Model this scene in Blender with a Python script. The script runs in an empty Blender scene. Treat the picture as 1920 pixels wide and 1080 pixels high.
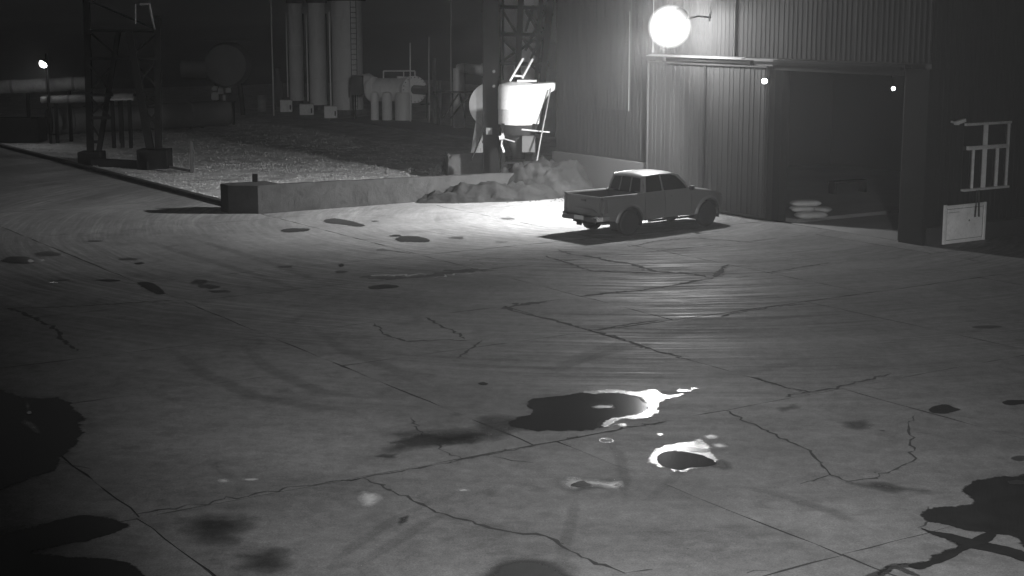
import bpy, bmesh, math, random
from mathutils import Vector, Matrix
from mathutils import noise as mn
R = random.Random(7)
sc = bpy.context.scene
COL = sc.collection

# ------------------------------------------------------------------ camera, world, lamps, exposure
F, PT, CAMH = 2900.6, .1768, 6.594
cam_d = bpy.data.cameras.new('camera'); cam = bpy.data.objects.new('camera', cam_d); COL.objects.link(cam)
cam.location = (0, 0, CAMH); cam.rotation_euler = (math.pi/2-PT, 0, 0)
cam_d.sensor_width = 36; cam_d.lens = F/1920*36; cam_d.clip_start = .1; cam_d.clip_end = 5000
sc.camera = cam
w = bpy.data.worlds.new('World'); sc.world = w; w.use_nodes = True
nt = w.node_tree; bg = nt.nodes['Background']
sky = nt.nodes.new('ShaderNodeTexSky'); sky.sky_type = 'NISHITA'; sky.sun_disc = False
sky.sun_elevation = math.radians(8); sky.sun_rotation = math.radians(200)
bw = nt.nodes.new('ShaderNodeRGBToBW'); nt.links.new(sky.outputs[0], bw.inputs[0]); nt.links.new(bw.outputs[0], bg.inputs[0])
bg.inputs[1].default_value = .005
sc.view_settings.view_transform = 'Standard'; sc.view_settings.look = 'None'
sc.view_settings.exposure = 0; sc.view_settings.gamma = 1; sc.view_settings.use_curve_mapping = False
sc.cycles.use_denoising = True; sc.cycles.max_bounces = 6; sc.cycles.volume_bounces = 0
sc.cycles.transparent_max_bounces = 12; sc.cycles.sample_clamp_indirect = 3

LAMP = Vector((5.17, 50.8, 6.187))
LAMP_AIM = Vector((-1, .22, -1.12)).normalized()
def spot(name, loc, aim, power, size_deg, blend, soft):
    d = bpy.data.lights.new(name, 'SPOT'); d.energy = power; d.spot_size = math.radians(size_deg); d.spot_blend = blend
    d.shadow_soft_size = soft; o = bpy.data.objects.new(name, d); COL.objects.link(o)
    o.location = loc; o.rotation_euler = Vector(aim).to_track_quat('-Z', 'Y').to_euler(); return o
flood = spot('floodlight_beam', LAMP + LAMP_AIM*.2, LAMP_AIM, 22000, 126, 1, .1)
gd = bpy.data.lights.new('floodlight_spill', 'POINT'); gd.energy = 2500; gd.shadow_soft_size = .12
spill = bpy.data.objects.new('floodlight_spill', gd); COL.objects.link(spill); spill.location = LAMP + LAMP_AIM*.05
# infrared illuminators of the surveillance camera (on the same mast, a little above and beside it)
ir = spot('camera_illuminator_beam', (3.0, -.6, 9.0), Vector((-.05, 1, -.325)), 45000, 44, 1, .12)
HAZE_D = .0022

# ------------------------------------------------------------------ projection helpers (photo pixel -> place)
cp, sp = math.cos(PT), math.sin(PT)
def ray(px, py):
    u, v = (px-960)/F, (py-540)/F
    return Vector((u, cp-v*sp, -(sp+v*cp)))
def P(px, py, z=0.):
    d = ray(px, py); t = (z-CAMH)/d.z; return Vector((d.x*t, d.y*t, z))
def PD(px, py, D):
    d = ray(px, py); t = D/d.y; return Vector((d.x*t, D, CAMH+d.z*t))
C0 = Vector((11.8036, 43.8997, 0))
AV = Vector((math.cos(math.radians(123.4)), math.sin(math.radians(123.4)), 0))
BV = Vector((AV.y, -AV.x, 0))
def ab(a, b, z=0.): return C0+AV*a+BV*b+Vector((0, 0, z))
def toab(p): q = p-C0; return q.dot(AV), q.dot(BV)

# ------------------------------------------------------------------ mesh helpers
class MB:
    def __init__(s): s.v = []; s.f = []
    def add(s, vs, fs, M=None):
        n = len(s.v); s.v += [tuple(M @ Vector(v)) if M else tuple(v) for v in vs]; s.f += [tuple(i+n for i in f) for f in fs]; return s
    def box(s, c, d, M=None):
        x, y, z = c; a, b, h = d[0]/2, d[1]/2, d[2]/2
        vs = [(x+i*a, y+j*b, z+k*h) for k in (-1, 1) for j in (-1, 1) for i in (-1, 1)]
        return s.add(vs, [(0, 2, 3, 1), (4, 5, 7, 6), (0, 1, 5, 4), (2, 6, 7, 3), (0, 4, 6, 2), (1, 3, 7, 5)], M)
    def beam(s, p, q, w, h=None, up=(0, 0, 1)):
        p, q = Vector(p), Vector(q); h = h or w; d = (q-p).normalized(); u = Vector(up)
        if abs(d.dot(u)) > .98: u = Vector((0, 1, 0))
        x = d.cross(u).normalized(); y = x.cross(d)
        vs = [e+x*i*w/2+y*j*h/2 for e in (p, q) for j in (-1, 1) for i in (-1, 1)]
        return s.add(vs, [(0, 1, 3, 2), (4, 6, 7, 5), (0, 4, 5, 1), (2, 3, 7, 6), (0, 2, 6, 4), (1, 5, 7, 3)])
    def cyl(s, p, q, r, r2=None, n=16, caps=True):
        p, q = Vector(p), Vector(q); r2 = r if r2 is None else r2; d = (q-p).normalized()
        x = d.orthogonal().normalized(); y = d.cross(x)
        vs = [e+(x*math.cos(2*math.pi*i/n)+y*math.sin(2*math.pi*i/n))*rr for e, rr in ((p, r), (q, r2)) for i in range(n)]
        fs = [(i, (i+1) % n, n+(i+1) % n, n+i) for i in range(n)]
        if caps: fs += [tuple(range(n))[::-1], tuple(range(n, 2*n))]
        return s.add(vs, fs)
    def tube(s, pts, r, n=8):
        for i in range(len(pts)-1): s.cyl(pts[i], pts[i+1], r, n=n)
        return s
    def sweep(s, pts, r, n=12):
        pts = [Vector(p) for p in pts]; vs = []; m = len(pts); x = None
        rr = r if isinstance(r, (list, tuple)) else [r]*m
        for i, p in enumerate(pts):
            d = (pts[min(i+1, m-1)]-pts[max(i-1, 0)]).normalized()
            x = d.orthogonal().normalized() if x is None else (x-d*x.dot(d)).normalized(); y = d.cross(x)
            vs += [p+(x*math.cos(2*math.pi*k/n)+y*math.sin(2*math.pi*k/n))*rr[i] for k in range(n)]
        fs = [(i*n+k, i*n+(k+1) % n, (i+1)*n+(k+1) % n, (i+1)*n+k) for i in range(m-1) for k in range(n)]
        return s.add(vs, fs+[tuple(range(n))[::-1], tuple(range((m-1)*n, m*n))])
    def lathe(s, prof, n=24, M=None):       # prof: (r, z) about local z
        vs = [(r*math.cos(2*math.pi*k/n), r*math.sin(2*math.pi*k/n), z) for r, z in prof for k in range(n)]
        m = len(prof)
        fs = [(i*n+k, i*n+(k+1) % n, (i+1)*n+(k+1) % n, (i+1)*n+k) for i in range(m-1) for k in range(n)]
        return s.add(vs, fs+[tuple(range(n))[::-1], tuple(range((m-1)*n, m*n))], M)
    def prism(s, poly, ext, M=None):        # poly: list of 3D points, ext: vector
        e = Vector(ext); n = len(poly); vs = [Vector(p) for p in poly]+[Vector(p)+e for p in poly]
        return s.add(vs, [tuple(range(n))[::-1], tuple(range(n, 2*n))]+[(i, (i+1) % n, n+(i+1) % n, n+i) for i in range(n)], M)
    def grid(s, rows):
        m, n = len(rows), len(rows[0]); return s.add([p for r in rows for p in r], [(i*n+j, i*n+j+1, (i+1)*n+j+1, (i+1)*n+j) for i in range(m-1) for j in range(n-1)])
def mesh_of(name, mb, mat, smooth=None):
    me = bpy.data.meshes.new(name); me.from_pydata(mb.v, [], mb.f); me.validate()
    bm = bmesh.new(); bm.from_mesh(me); bmesh.ops.recalc_face_normals(bm, faces=bm.faces); bm.to_mesh(me); bm.free()
    me.materials.append(mat)
    if smooth:
        me.shade_smooth(); me.set_sharp_from_angle(angle=math.radians(smooth))
    return me
def link(name, me, parent=None, loc=(0, 0, 0), rz=0):
    o = bpy.data.objects.new(name, me); COL.objects.link(o); o.location = loc; o.rotation_euler = (0, 0, rz)
    if parent is not None: o.parent = parent
    return o
def obj(name, mb, mat, parent=None, world=False, smooth=None, bevel=0):
    """one mesh object; with world=True the vertices are world coordinates, otherwise local to the parent thing"""
    if world and parent is not None:
        bpy.context.view_layer.update()
        Mi = wm(parent).inverted(); mb.v = [tuple(Mi @ Vector(v)) for v in mb.v]
    o = link(name, mesh_of(name, mb, mat, smooth), parent)
    if bevel:
        m = o.modifiers.new('bevel', 'BEVEL'); m.width = bevel; m.segments = 2; m.limit_method = 'ANGLE'; m.angle_limit = .6
    return o
def wm(o):
    M = Matrix.Translation(o.location) @ o.rotation_euler.to_matrix().to_4x4()
    return wm(o.parent) @ M if o.parent else M
def thing(name, label, cat, loc=(0, 0, 0), rz=0, group=None):
    o = link(name, None, None, loc, rz); o['label'] = label; o['category'] = cat
    if group: o['group'] = group
    return o
def tag(o, label, cat, group=None):
    o['label'] = label; o['category'] = cat
    if group: o['group'] = group
    return o
def struct(o, kind='structure'): o['kind'] = kind; return o

# ------------------------------------------------------------------ materials (all grey: the camera works in infrared, without colour)
def base_mat(name, rough=.7, metal=0., spec=.5):
    m = bpy.data.materials.new(name); m.use_nodes = True; b = m.node_tree.nodes['Principled BSDF']
    b.inputs['Roughness'].default_value = rough; b.inputs['Metallic'].default_value = metal
    b.inputs['Specular IOR Level'].default_value = spec; return m, m.node_tree, b
def N(t, typ, **k):
    n = t.nodes.new(typ)
    for a, v in k.items(): setattr(n, a, v)
    return n
def mth(t, op, a, b=None, c=None, clamp=False):
    n = N(t, 'ShaderNodeMath', operation=op, use_clamp=clamp)
    for i, x in enumerate((a, b, c)):
        if x is None: continue
        if isinstance(x, (int, float)): n.inputs[i].default_value = x
        else: t.links.new(x, n.inputs[i])
    return n.outputs[0]
def ntex(t, vec, scale, detail=4, rough=.55, dist=0.):
    n = N(t, 'ShaderNodeTexNoise'); n.inputs['Scale'].default_value = scale; n.inputs['Detail'].default_value = detail
    n.inputs['Roughness'].default_value = rough; n.inputs['Distortion'].default_value = dist
    t.links.new(vec, n.inputs['Vector']); return n.outputs[0]
def mapr(t, x, a, b, c, d):
    n = N(t, 'ShaderNodeMapRange'); t.links.new(x, n.inputs[0])
    for i, v in enumerate((a, b, c, d)): n.inputs[i+1].default_value = v
    return n.outputs[0]
def grey(t, x):
    n = N(t, 'ShaderNodeCombineColor'); [t.links.new(x, n.inputs[i]) for i in range(3)]; return n.outputs[0]
def mat(name, c, rough=.7, metal=0., var=.25, scale=1.5, bump=0., bscale=30, spec=.5, stretch=(1, 1, 1), grime=0.):
    m, t, b = base_mat(name, rough, metal, spec)
    g = N(t, 'ShaderNodeNewGeometry'); mp = N(t, 'ShaderNodeMapping'); mp.inputs['Scale'].default_value = stretch
    t.links.new(g.outputs['Position'], mp.inputs['Vector']); v = mp.outputs[0]
    n = ntex(t, v, scale, 6, .65); k = mapr(t, n, .3, .7, c*(1-var), c*(1+var))
    if grime:
        n2 = ntex(t, v, scale*3.1, 5, .7, .6); k = mth(t, 'MULTIPLY', k, mapr(t, n2, .5, .66, 1, 1-grime))
    oi = N(t, 'ShaderNodeObjectInfo'); k = mth(t, 'MULTIPLY', k, mapr(t, oi.outputs['Random'], 0, 1, .9, 1.1))
    t.links.new(grey(t, k), b.inputs['Base Color'])
    t.links.new(mapr(t, n, .3, .7, max(.02, rough-.1), min(1, rough+.1)), b.inputs['Roughness'])
    if bump:
        bn = N(t, 'ShaderNodeBump'); bn.inputs['Strength'].default_value = bump; bn.inputs['Distance'].default_value = .02
        t.links.new(ntex(t, v, bscale, 4, .6), bn.inputs['Height']); t.links.new(bn.outputs[0], b.inputs['Normal'])
    return m
def emit(name, s):
    m = bpy.data.materials.new(name); m.use_nodes = True; t = m.node_tree; t.nodes.clear()
    e = N(t, 'ShaderNodeEmission'); e.inputs[1].default_value = s; o = N(t, 'ShaderNodeOutputMaterial'); t.links.new(e.outputs[0], o.inputs[0]); return m

def concrete_mat():
    m, t, b = base_mat('yard_concrete', .5)
    g = N(t, 'ShaderNodeNewGeometry'); pos = g.outputs['Position']
    sub = N(t, 'ShaderNodeVectorMath', operation='SUBTRACT'); t.links.new(pos, sub.inputs[0]); sub.inputs[1].default_value = (3, 50.7, 0)
    sx = N(t, 'ShaderNodeSeparateXYZ'); t.links.new(sub.outputs[0], sx.inputs[0])
    r = mth(t, 'SQRT', mth(t, 'ADD', mth(t, 'MULTIPLY', sx.outputs[0], sx.outputs[0]), mth(t, 'MULTIPLY', sx.outputs[1], sx.outputs[1])))
    an = mth(t, 'ARCTAN2', sx.outputs[0], mth(t, 'MULTIPLY', sx.outputs[1], -1.0))
    wob = ntex(t, pos, .12, 3)
    rr = mth(t, 'ADD', r, mth(t, 'MULTIPLY', wob, .9))
    cb = N(t, 'ShaderNodeCombineXYZ'); t.links.new(mth(t, 'MULTIPLY', rr, 5.2), cb.inputs[0]); t.links.new(mth(t, 'MULTIPLY', an, 3.4), cb.inputs[1])
    arcs0 = ntex(t, cb.outputs[0], 1., 5, .72)                 # swept arcs left by turning vehicles
    msk = mapr(t, ntex(t, pos, .16, 3, .6, .5), .36, .6, .25, 1.25)
    msk = mth(t, 'MULTIPLY', msk, mapr(t, r, 20, 27, 1., .18))     # vehicles turn only on the part of the yard near the gate
    arcs = mth(t, 'ADD', .5, mth(t, 'MULTIPLY', mth(t, 'SUBTRACT', arcs0, .5), msk))
    grit = ntex(t, pos, 38, 3, .8)
    cb2 = N(t, 'ShaderNodeCombineXYZ'); t.links.new(mth(t, 'MULTIPLY', rr, .55), cb2.inputs[0]); t.links.new(mth(t, 'MULTIPLY', an, 1.6), cb2.inputs[1])
    arcs2 = ntex(t, cb2.outputs[0], 1., 4, .6)
    big = ntex(t, pos, .22, 5, .6, .4); fine = ntex(t, pos, 14, 4, .7); blot = ntex(t, pos, 1.1, 6, .7, .5)
    k = mapr(t, big, .3, .7, .14, .205)
    k = mth(t, 'MULTIPLY', k, mapr(t, arcs, .3, .7, .76, 1.24))
    k = mth(t, 'MULTIPLY', k, mapr(t, arcs2, .35, .65, .86, 1.12))
    k = mth(t, 'MULTIPLY', k, mapr(t, fine, .3, .7, .9, 1.08))
    k = mth(t, 'MULTIPLY', k, mapr(t, blot, .52, .7, 1, .7)); k = mth(t, 'MULTIPLY', k, mapr(t, grit, .3, .7, .66, 1.34))
    mott = ntex(t, pos, 3.6, 6, .75, .3); k = mth(t, 'MULTIPLY', k, mapr(t, mott, .35, .65, .78, 1.14))
    oi = N(t, 'ShaderNodeObjectInfo'); k = mth(t, 'MULTIPLY', k, mapr(t, oi.outputs['Random'], 0, 1, .92, 1.08))
    t.links.new(grey(t, k), b.inputs['Base Color'])
    ro = mapr(t, arcs, .34, .66, .9, .42); ro = mth(t, 'ADD', ro, mapr(t, arcs2, .35, .65, .08, -.08)); ro = mth(t, 'ADD', ro, mapr(t, blot, .4, .7, .03, -.05))
    t.links.new(ro, b.inputs['Roughness']); b.inputs['Specular IOR Level'].default_value = .08
    bn = N(t, 'ShaderNodeBump'); bn.inputs['Strength'].default_value = .35; bn.inputs['Distance'].default_value = .01
    h = mth(t, 'ADD', mth(t, 'MULTIPLY', fine, .5), mth(t, 'MULTIPLY', arcs, 1.2))
    t.links.new(h, bn.inputs['Height']); t.links.new(bn.outputs[0], b.inputs['Normal'])
    return m
def patch_mat(name, c, rough, alpha, hard, spec=.5, bump=0., bscale=6, nscale=3., bdist=.01):
    """a stain, damp patch or painted glint; the painted-in 'fade' attribute and a noise give its ragged or soft edge"""
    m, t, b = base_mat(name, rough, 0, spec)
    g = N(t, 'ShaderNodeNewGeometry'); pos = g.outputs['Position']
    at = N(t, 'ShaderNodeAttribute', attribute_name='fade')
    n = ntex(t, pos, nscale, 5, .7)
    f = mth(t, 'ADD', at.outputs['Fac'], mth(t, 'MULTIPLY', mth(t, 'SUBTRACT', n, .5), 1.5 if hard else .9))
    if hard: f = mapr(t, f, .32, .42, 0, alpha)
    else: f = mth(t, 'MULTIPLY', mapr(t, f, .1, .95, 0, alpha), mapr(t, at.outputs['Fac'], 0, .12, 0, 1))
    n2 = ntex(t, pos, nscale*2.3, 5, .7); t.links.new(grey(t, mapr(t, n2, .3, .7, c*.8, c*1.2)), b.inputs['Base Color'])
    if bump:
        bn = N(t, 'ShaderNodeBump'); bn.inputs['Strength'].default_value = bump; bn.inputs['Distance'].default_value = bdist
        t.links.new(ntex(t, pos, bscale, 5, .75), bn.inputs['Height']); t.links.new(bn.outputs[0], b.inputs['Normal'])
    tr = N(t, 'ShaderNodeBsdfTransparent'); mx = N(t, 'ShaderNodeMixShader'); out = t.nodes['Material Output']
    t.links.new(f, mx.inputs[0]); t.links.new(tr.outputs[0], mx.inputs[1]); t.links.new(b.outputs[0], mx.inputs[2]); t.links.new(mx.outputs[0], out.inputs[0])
    return m
M = dict(
    concrete=concrete_mat(),
    joint=mat('joint_filler', .02, .9, bump=.5),
    crack=mat('crack_dirt', .025, .95),
    soil=mat('dark_soil', .05, .95, var=.4, scale=.4, bump=.6, bscale=8),
    gravel_bed=mat('gravel_bed', .3, .95, var=.45, scale=.8, bump=1., bscale=24, grime=.4),
    stone=mat('gravel_stone', .5, .9, var=.5, scale=8),
    road=mat('old_road', .14, .85, var=.25, scale=.5, bump=.3),
    rwall=mat('retaining_wall_concrete', .04, .95, spec=.1, var=.3, scale=1.4, bump=.8, bscale=9, grime=.3),
    sand=mat('damp_sand', .02, 1., spec=.05, var=.5, scale=1.6, bump=.9, bscale=9, grime=.45),
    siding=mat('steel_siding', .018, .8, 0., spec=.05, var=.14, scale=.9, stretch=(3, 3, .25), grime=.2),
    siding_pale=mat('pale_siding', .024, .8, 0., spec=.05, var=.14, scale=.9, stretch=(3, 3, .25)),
    leaf=mat('gate_leaf_steel', .024, .65, 0., spec=.15, var=.14, scale=1.1, stretch=(3, 3, .3), grime=.2),
    plinth=mat('brick_plinth_render', .04, .9, var=.2, scale=1.2, bump=.3),
    pier=mat('gate_pier_render', .02, .95, spec=.03, var=.2),
    steel=mat('dark_steel', .012, .9, 0, spec=.02, var=.4, scale=3),
    rust=mat('rusty_steel', .05, .75, 0., var=.5, scale=4),
    galv=mat('galvanised_steel', .45, .45, .1, var=.15),
    white=mat('white_paint', .85, .5, var=.1, scale=2, grime=.12),
    frame=mat('white_window_frame', .7, .5, var=.12, scale=3, grime=.15),
    board=mat('white_board', .85, .55, var=.12, scale=2.5, grime=.15),
    silo=mat('silo_paint', .78, .6, var=.12, scale=.7, grime=.15, stretch=(1, 1, .3)),
    silo2=mat('pale_silo_paint', .85, .6, var=.12, scale=.5, stretch=(1, 1, .3)),
    lagging=mat('pipe_lagging', .2, .6, 0.1, var=.35, scale=1.6, grime=.3),
    tank=mat('dull_tank_paint', .09, .7, var=.3, scale=1),
    paint=mat('truck_paint', .1, .42, 0.1, var=.05, scale=1),
    trim=mat('truck_trim', .03, .5, var=.2),
    chrome=mat('truck_chrome', .45, .2, .9, var=.1),
    rubber=mat('tyre_rubber', .02, .8, var=.3, scale=20, bump=.4, bscale=60),
    rim=mat('alloy_rim', .45, .4, .1, var=.1),
    lens=mat('lamp_lens', .09, .15, var=.1),
    plate=mat('number_plate', .35, .5, var=.1),
    sack=mat('woven_sack', .3, .8, var=.15, scale=5, bump=.4, bscale=60),
    hall=mat('hall_inside', .03, .85, var=.25),
    grass=mat('dry_grass', .2, .7, var=.4, scale=6),
    silt=mat('crumbled_edge', .4, .9, var=.3, scale=8),
    fringe=patch_mat('damp_fringe_concrete', .06, .5, .9, False, nscale=2.5),
    stain=patch_mat('damp_stain', .04, .6, .85, False),
    darkspot=patch_mat('wet_spot', .03, .25, .88, True, nscale=8),
    dimspot=patch_mat('oily_spot', .045, .5, .7, True, nscale=9),
    faint=patch_mat('faint_mark', .09, .7, .2, False, nscale=1.6),
    dust=patch_mat('pale_dust', .6, .8, .6, False, nscale=5),
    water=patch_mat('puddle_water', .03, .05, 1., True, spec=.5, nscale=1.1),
    dullwater=patch_mat('shallow_water', .02, .12, 1., True, spec=.25, nscale=2),
    siltglint=patch_mat('wet_silt_and_glint', .35, .24, 1., True, spec=.5, bump=.9, bscale=14, nscale=9, bdist=.004),
    softsiltglint=patch_mat('damp_silt_and_glint', .42, .32, 1., False, spec=.5, bump=.4, bscale=16, nscale=7, bdist=.004),
)
def glass_mat():
    m, t, b = base_mat('window_glass', .08); b.inputs['Base Color'].default_value = (.012,)*3+(1,); b.inputs['Specular IOR Level'].default_value = .5; return m
M['glass'] = glass_mat()
M['glare_ball'] = emit('floodlight_glare', 6)
_t = M['glare_ball'].node_tree; _a = _t.nodes.new('ShaderNodeAddShader'); _b = _t.nodes.new('ShaderNodeBsdfTransparent')   # oversized ball: painted lamp glare fading to its rim, lets the light through
_e = next(n for n in _t.nodes if n.type == 'EMISSION'); _o = next(n for n in _t.nodes if n.type == 'OUTPUT_MATERIAL')
_lw = _t.nodes.new('ShaderNodeLayerWeight'); _lw.inputs[0].default_value = .5; _p = mth(_t, 'POWER', mth(_t, 'SUBTRACT', 1.0, _lw.outputs['Facing']), 3.0); _t.links.new(mth(_t, 'MULTIPLY', _p, 3.2), _e.inputs[1])
_t.links.new(_e.outputs[0], _a.inputs[0]); _t.links.new(_b.outputs[0], _a.inputs[1]); _t.links.new(_a.outputs[0], _o.inputs[0])
M['glare_ball'].cycles.emission_sampling = 'NONE'; M['glow_small'] = emit('bulkhead_glow', 30); M['glow_far'] = emit('far_lamp_glow', 45)

# ------------------------------------------------------------------ the setting: ground
g = struct(obj('ground', MB().grid([[(-1500, -300, -.12), (1500, -300, -.12)], [(-1500, 3000, -.12), (1500, 3000, -.12)]]), M['soil']))
yard = struct(obj('concrete_yard', MB().prism([ab(a, b, -.1) for a, b in ((-30, -42), (-30, 30), (16, 30), (16, -12.95), (110, -12.95), (110, -42))], (0, 0, .085)), M['joint']))
def slab(a0, a1, b0, b1, g=.011):
    pts = []
    def edge(p, q):
        n = max(2, int((Vector(q)-Vector(p)).length/.45))
        for i in range(n):
            t = i/n; e = Vector(p).lerp(Vector(q), t); j = .022 if 0 < i else .035
            pts.append((e.x+R.uniform(-j, j), e.y+R.uniform(-j, j)))
    a0 += g; a1 -= g; b0 += g; b1 -= g
    edge((a0, b0), (a0, b1)); edge((a0, b1), (a1, b1)); edge((a1, b1), (a1, b0)); edge((a1, b0), (a0, b0))
    dz = R.uniform(-.006, 0)
    mb = MB().prism([ab(a, b, -.04) for a, b in pts], (0, 0, .04+dz)); so = obj('slab', mb, M['concrete'], yard); so.data.materials.append(M['joint'])
    for f in so.data.polygons: f.material_index = 0 if abs(f.normal.z) > .5 else 1
rows = [(-30, -23.5, [-42, -36, -30, -27.3, -20.6, -14, -8, -2, 6, 14, 22, 30]), (-23.5, -17.2, [-42, -34, -27.3, -20.6, -14.2, -8, -2, 6, 14, 22, 30]),
        (-17.2, -11.05, [-42, -34, -27.35, -20.6, -14.4, -8, -2, 6, 14, 22, 30]), (-11.05, -4.55, [-42, -34, -27.3, -21, -15.15, -9, -3, 4, 12, 20, 30]),
        (-4.55, -1.2, [-42, -34, -27.3, -21, -15.15, -12.95, -7, -1, 6, 14, 22, 30]), (-1.2, 3.35, [-42, -34, -27.3, -21, -12.95, -6.95, -1, 6, 14, 22, 30]),
        (3.35, 6.35, [-42, -34, -27.3, -21, -12.95, -6.95, 0]), (6.35, 15.7, [-42, -34, -27.3, -21, -12.95, -6.95, 0]), (15.7, 16.9, [-12.95, -6, .3]),
        (15.7, 22, [-42, -34, -27.3, -21, -12.95]), (22, 30, [-42, -34, -27.3, -20, -12.95]), (30, 40, [-42, -32, -22, -12.95]), (40, 52, [-42, -32, -22, -12.95]), (52, 70, [-42, -28, -12.95])]
for a0, a1, bs in rows:
    for b0, b1 in zip(bs[:-1], bs[1:]): slab(a0, a1, b0, b1)
# cracks: thin ragged dark lines, children of the yard
def jag(pts, step=.12, amp=.035):
    out = []
    for p, q in zip(pts[:-1], pts[1:]):
        n = max(1, int((q-p).length/step))
        for i in range(n):
            t = i/n; e = p.lerp(q, t); s = 0 if i == 0 else amp; out.append(e+Vector((R.gauss(0, s), R.gauss(0, s), 0)))
    return out+[pts[-1]]
def crack(px, w=.03, amp=.035, z=.003, name='crack', m='crack'):
    pts = jag([P(*p) for p in px], amp=amp); n = len(pts); vs = []
    for i, p in enumerate(pts):
        d = (pts[min(i+1, n-1)]-pts[max(i-1, 0)]).normalized(); s = Vector((-d.y, d.x, 0)); k = w*R.uniform(.25, 1.5)*min(1, .3+min(i, n-1-i)/3)
        # seen at a grazing angle the cracks that run across the view are the wider, spalled ones
        vs += [p+s*k+Vector((0, 0, z)), p-s*k+Vector((0, 0, z))]
    mb = MB().add(vs, [(2*i, 2*i+1, 2*i+3, 2*i+2) for i in range(n-1)])
    for p in pts[1:-1]:          # chipped edges
        if R.random() < .3:
            q = p+Vector((R.gauss(0, w*1.1), R.gauss(0, w*1.1), z+.001)); s_ = w*R.uniform(.5, 1.6)
            mb.add([q+Vector((math.cos(t_)*s_*R.uniform(.5, 1.2), math.sin(t_)*s_*R.uniform(.5, 1.2), 0)) for t_ in (0, 1.3, 2.5, 3.8, 5.1)], [(0, 1, 2, 3, 4)])
    obj(name, mb, M[m], yard)
CR = [([(1045, 468), (1070, 477), (1095, 479), (1150, 490), (1180, 494), (1230, 509), (1285, 512), (1337, 520)], .06),
      ([(1337, 520), (1350, 512), (1355, 502), (1367, 496)], .07), ([(1087, 556), (1130, 550), (1200, 545), (1270, 534), (1337, 521)], .05),
      ([(955, 576), (1000, 568), (1025, 566)], .12), ([(950, 577), (960, 583), (1000, 592), (1060, 606), (1107, 620), (1160, 634), (1200, 648), (1225, 656)], .045),
      ([(1225, 656), (1300, 677)], .03), ([(702, 606), (712, 618), (725, 628), (760, 640), (820, 638), (899, 638)], .03), ([(798, 595), (825, 610), (850, 620), (872, 636)], .03),
      ([(1107, 620), (1170, 610), (1235, 599)], .03), ([(855, 672), (880, 655), (905, 638)], .025), ([(1395, 704), (1430, 713), (1519, 736)], .03), ([(1470, 745), (1526, 734), (1590, 722), (1672, 700)], .025),
      ([(681, 896), (720, 915), (790, 945), (830, 963), (905, 985), (960, 998), (1025, 1006), (1050, 1022), (1090, 1045), (1150, 1066), (1172, 1075)], .028),
      ([(172, 882), (100, 862)], .01), ([(1172, 1075), (1225, 1068)], .02), ([(681, 896), (640, 900)], .03), ([(250, 965), (400, 940), (480, 925), (560, 912), (620, 903), (681, 896)], .02),
      ([(681, 896), (740, 886), (867, 861), (915, 853), (1030, 830), (1163, 805), (1250, 790)], .022), ([(832, 846), (867, 861)], .02), ([(925, 856), (960, 864), (1000, 868)], .018),
      ([(1352, 768), (1390, 785), (1440, 810), (1490, 832), (1520, 845), (1530, 860), (1553, 885), (1557, 891), (1600, 905)], .018), ([(1557, 890), (1500, 908)], .018),
      ([(1585, 903), (1640, 897), (1680, 880), (1712, 865), (1715, 845), (1706, 835), (1705, 790), (1715, 779)], .018), ([(15, 578), (45, 588), (70, 600), (95, 610), (110, 622), (112, 632), (145, 658)], .045),
      ([(0, 580), (170, 573), (292, 565), (340, 563)], .035), ([(1352, 593), (1372, 588)], .06), ([(1372, 588), (1448, 575), (1510, 570)], .03), ([(880, 489), (915, 484), (1010, 487), (1080, 487)], .03),
      ([(1020, 480), (1060, 492), (1110, 508), (1170, 510), (1230, 512)], .04), ([(720, 468), (770, 476)], .05), ([(850, 496), (900, 494), (935, 497)], .03), ([(1420, 512), (1460, 508), (1558, 492)], .03),
      ([(1180, 463), (1200, 459), (1230, 452), (1300, 446), (1420, 455)], .03), ([(770, 782), (780, 800), (832, 846)], .018), ([(1740, 950), (1735, 965), (1745, 975), (1735, 985), (1720, 990)], .02), ([(1440, 1070), (1400, 1075)], .02)]
for px, wd in CR: crack(px, wd)
crack([(690, 522), (740, 521), (790, 519), (840, 512), (880, 506), (925, 507)], .16, .05)
crack([(695, 518), (740, 516), (800, 515)], .05, .08, .006, 'crumbled_edge', 'silt'); crack([(810, 522), (850, 516), (900, 511)], .035, .06, .006, 'crumbled_edge', 'silt')

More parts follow.
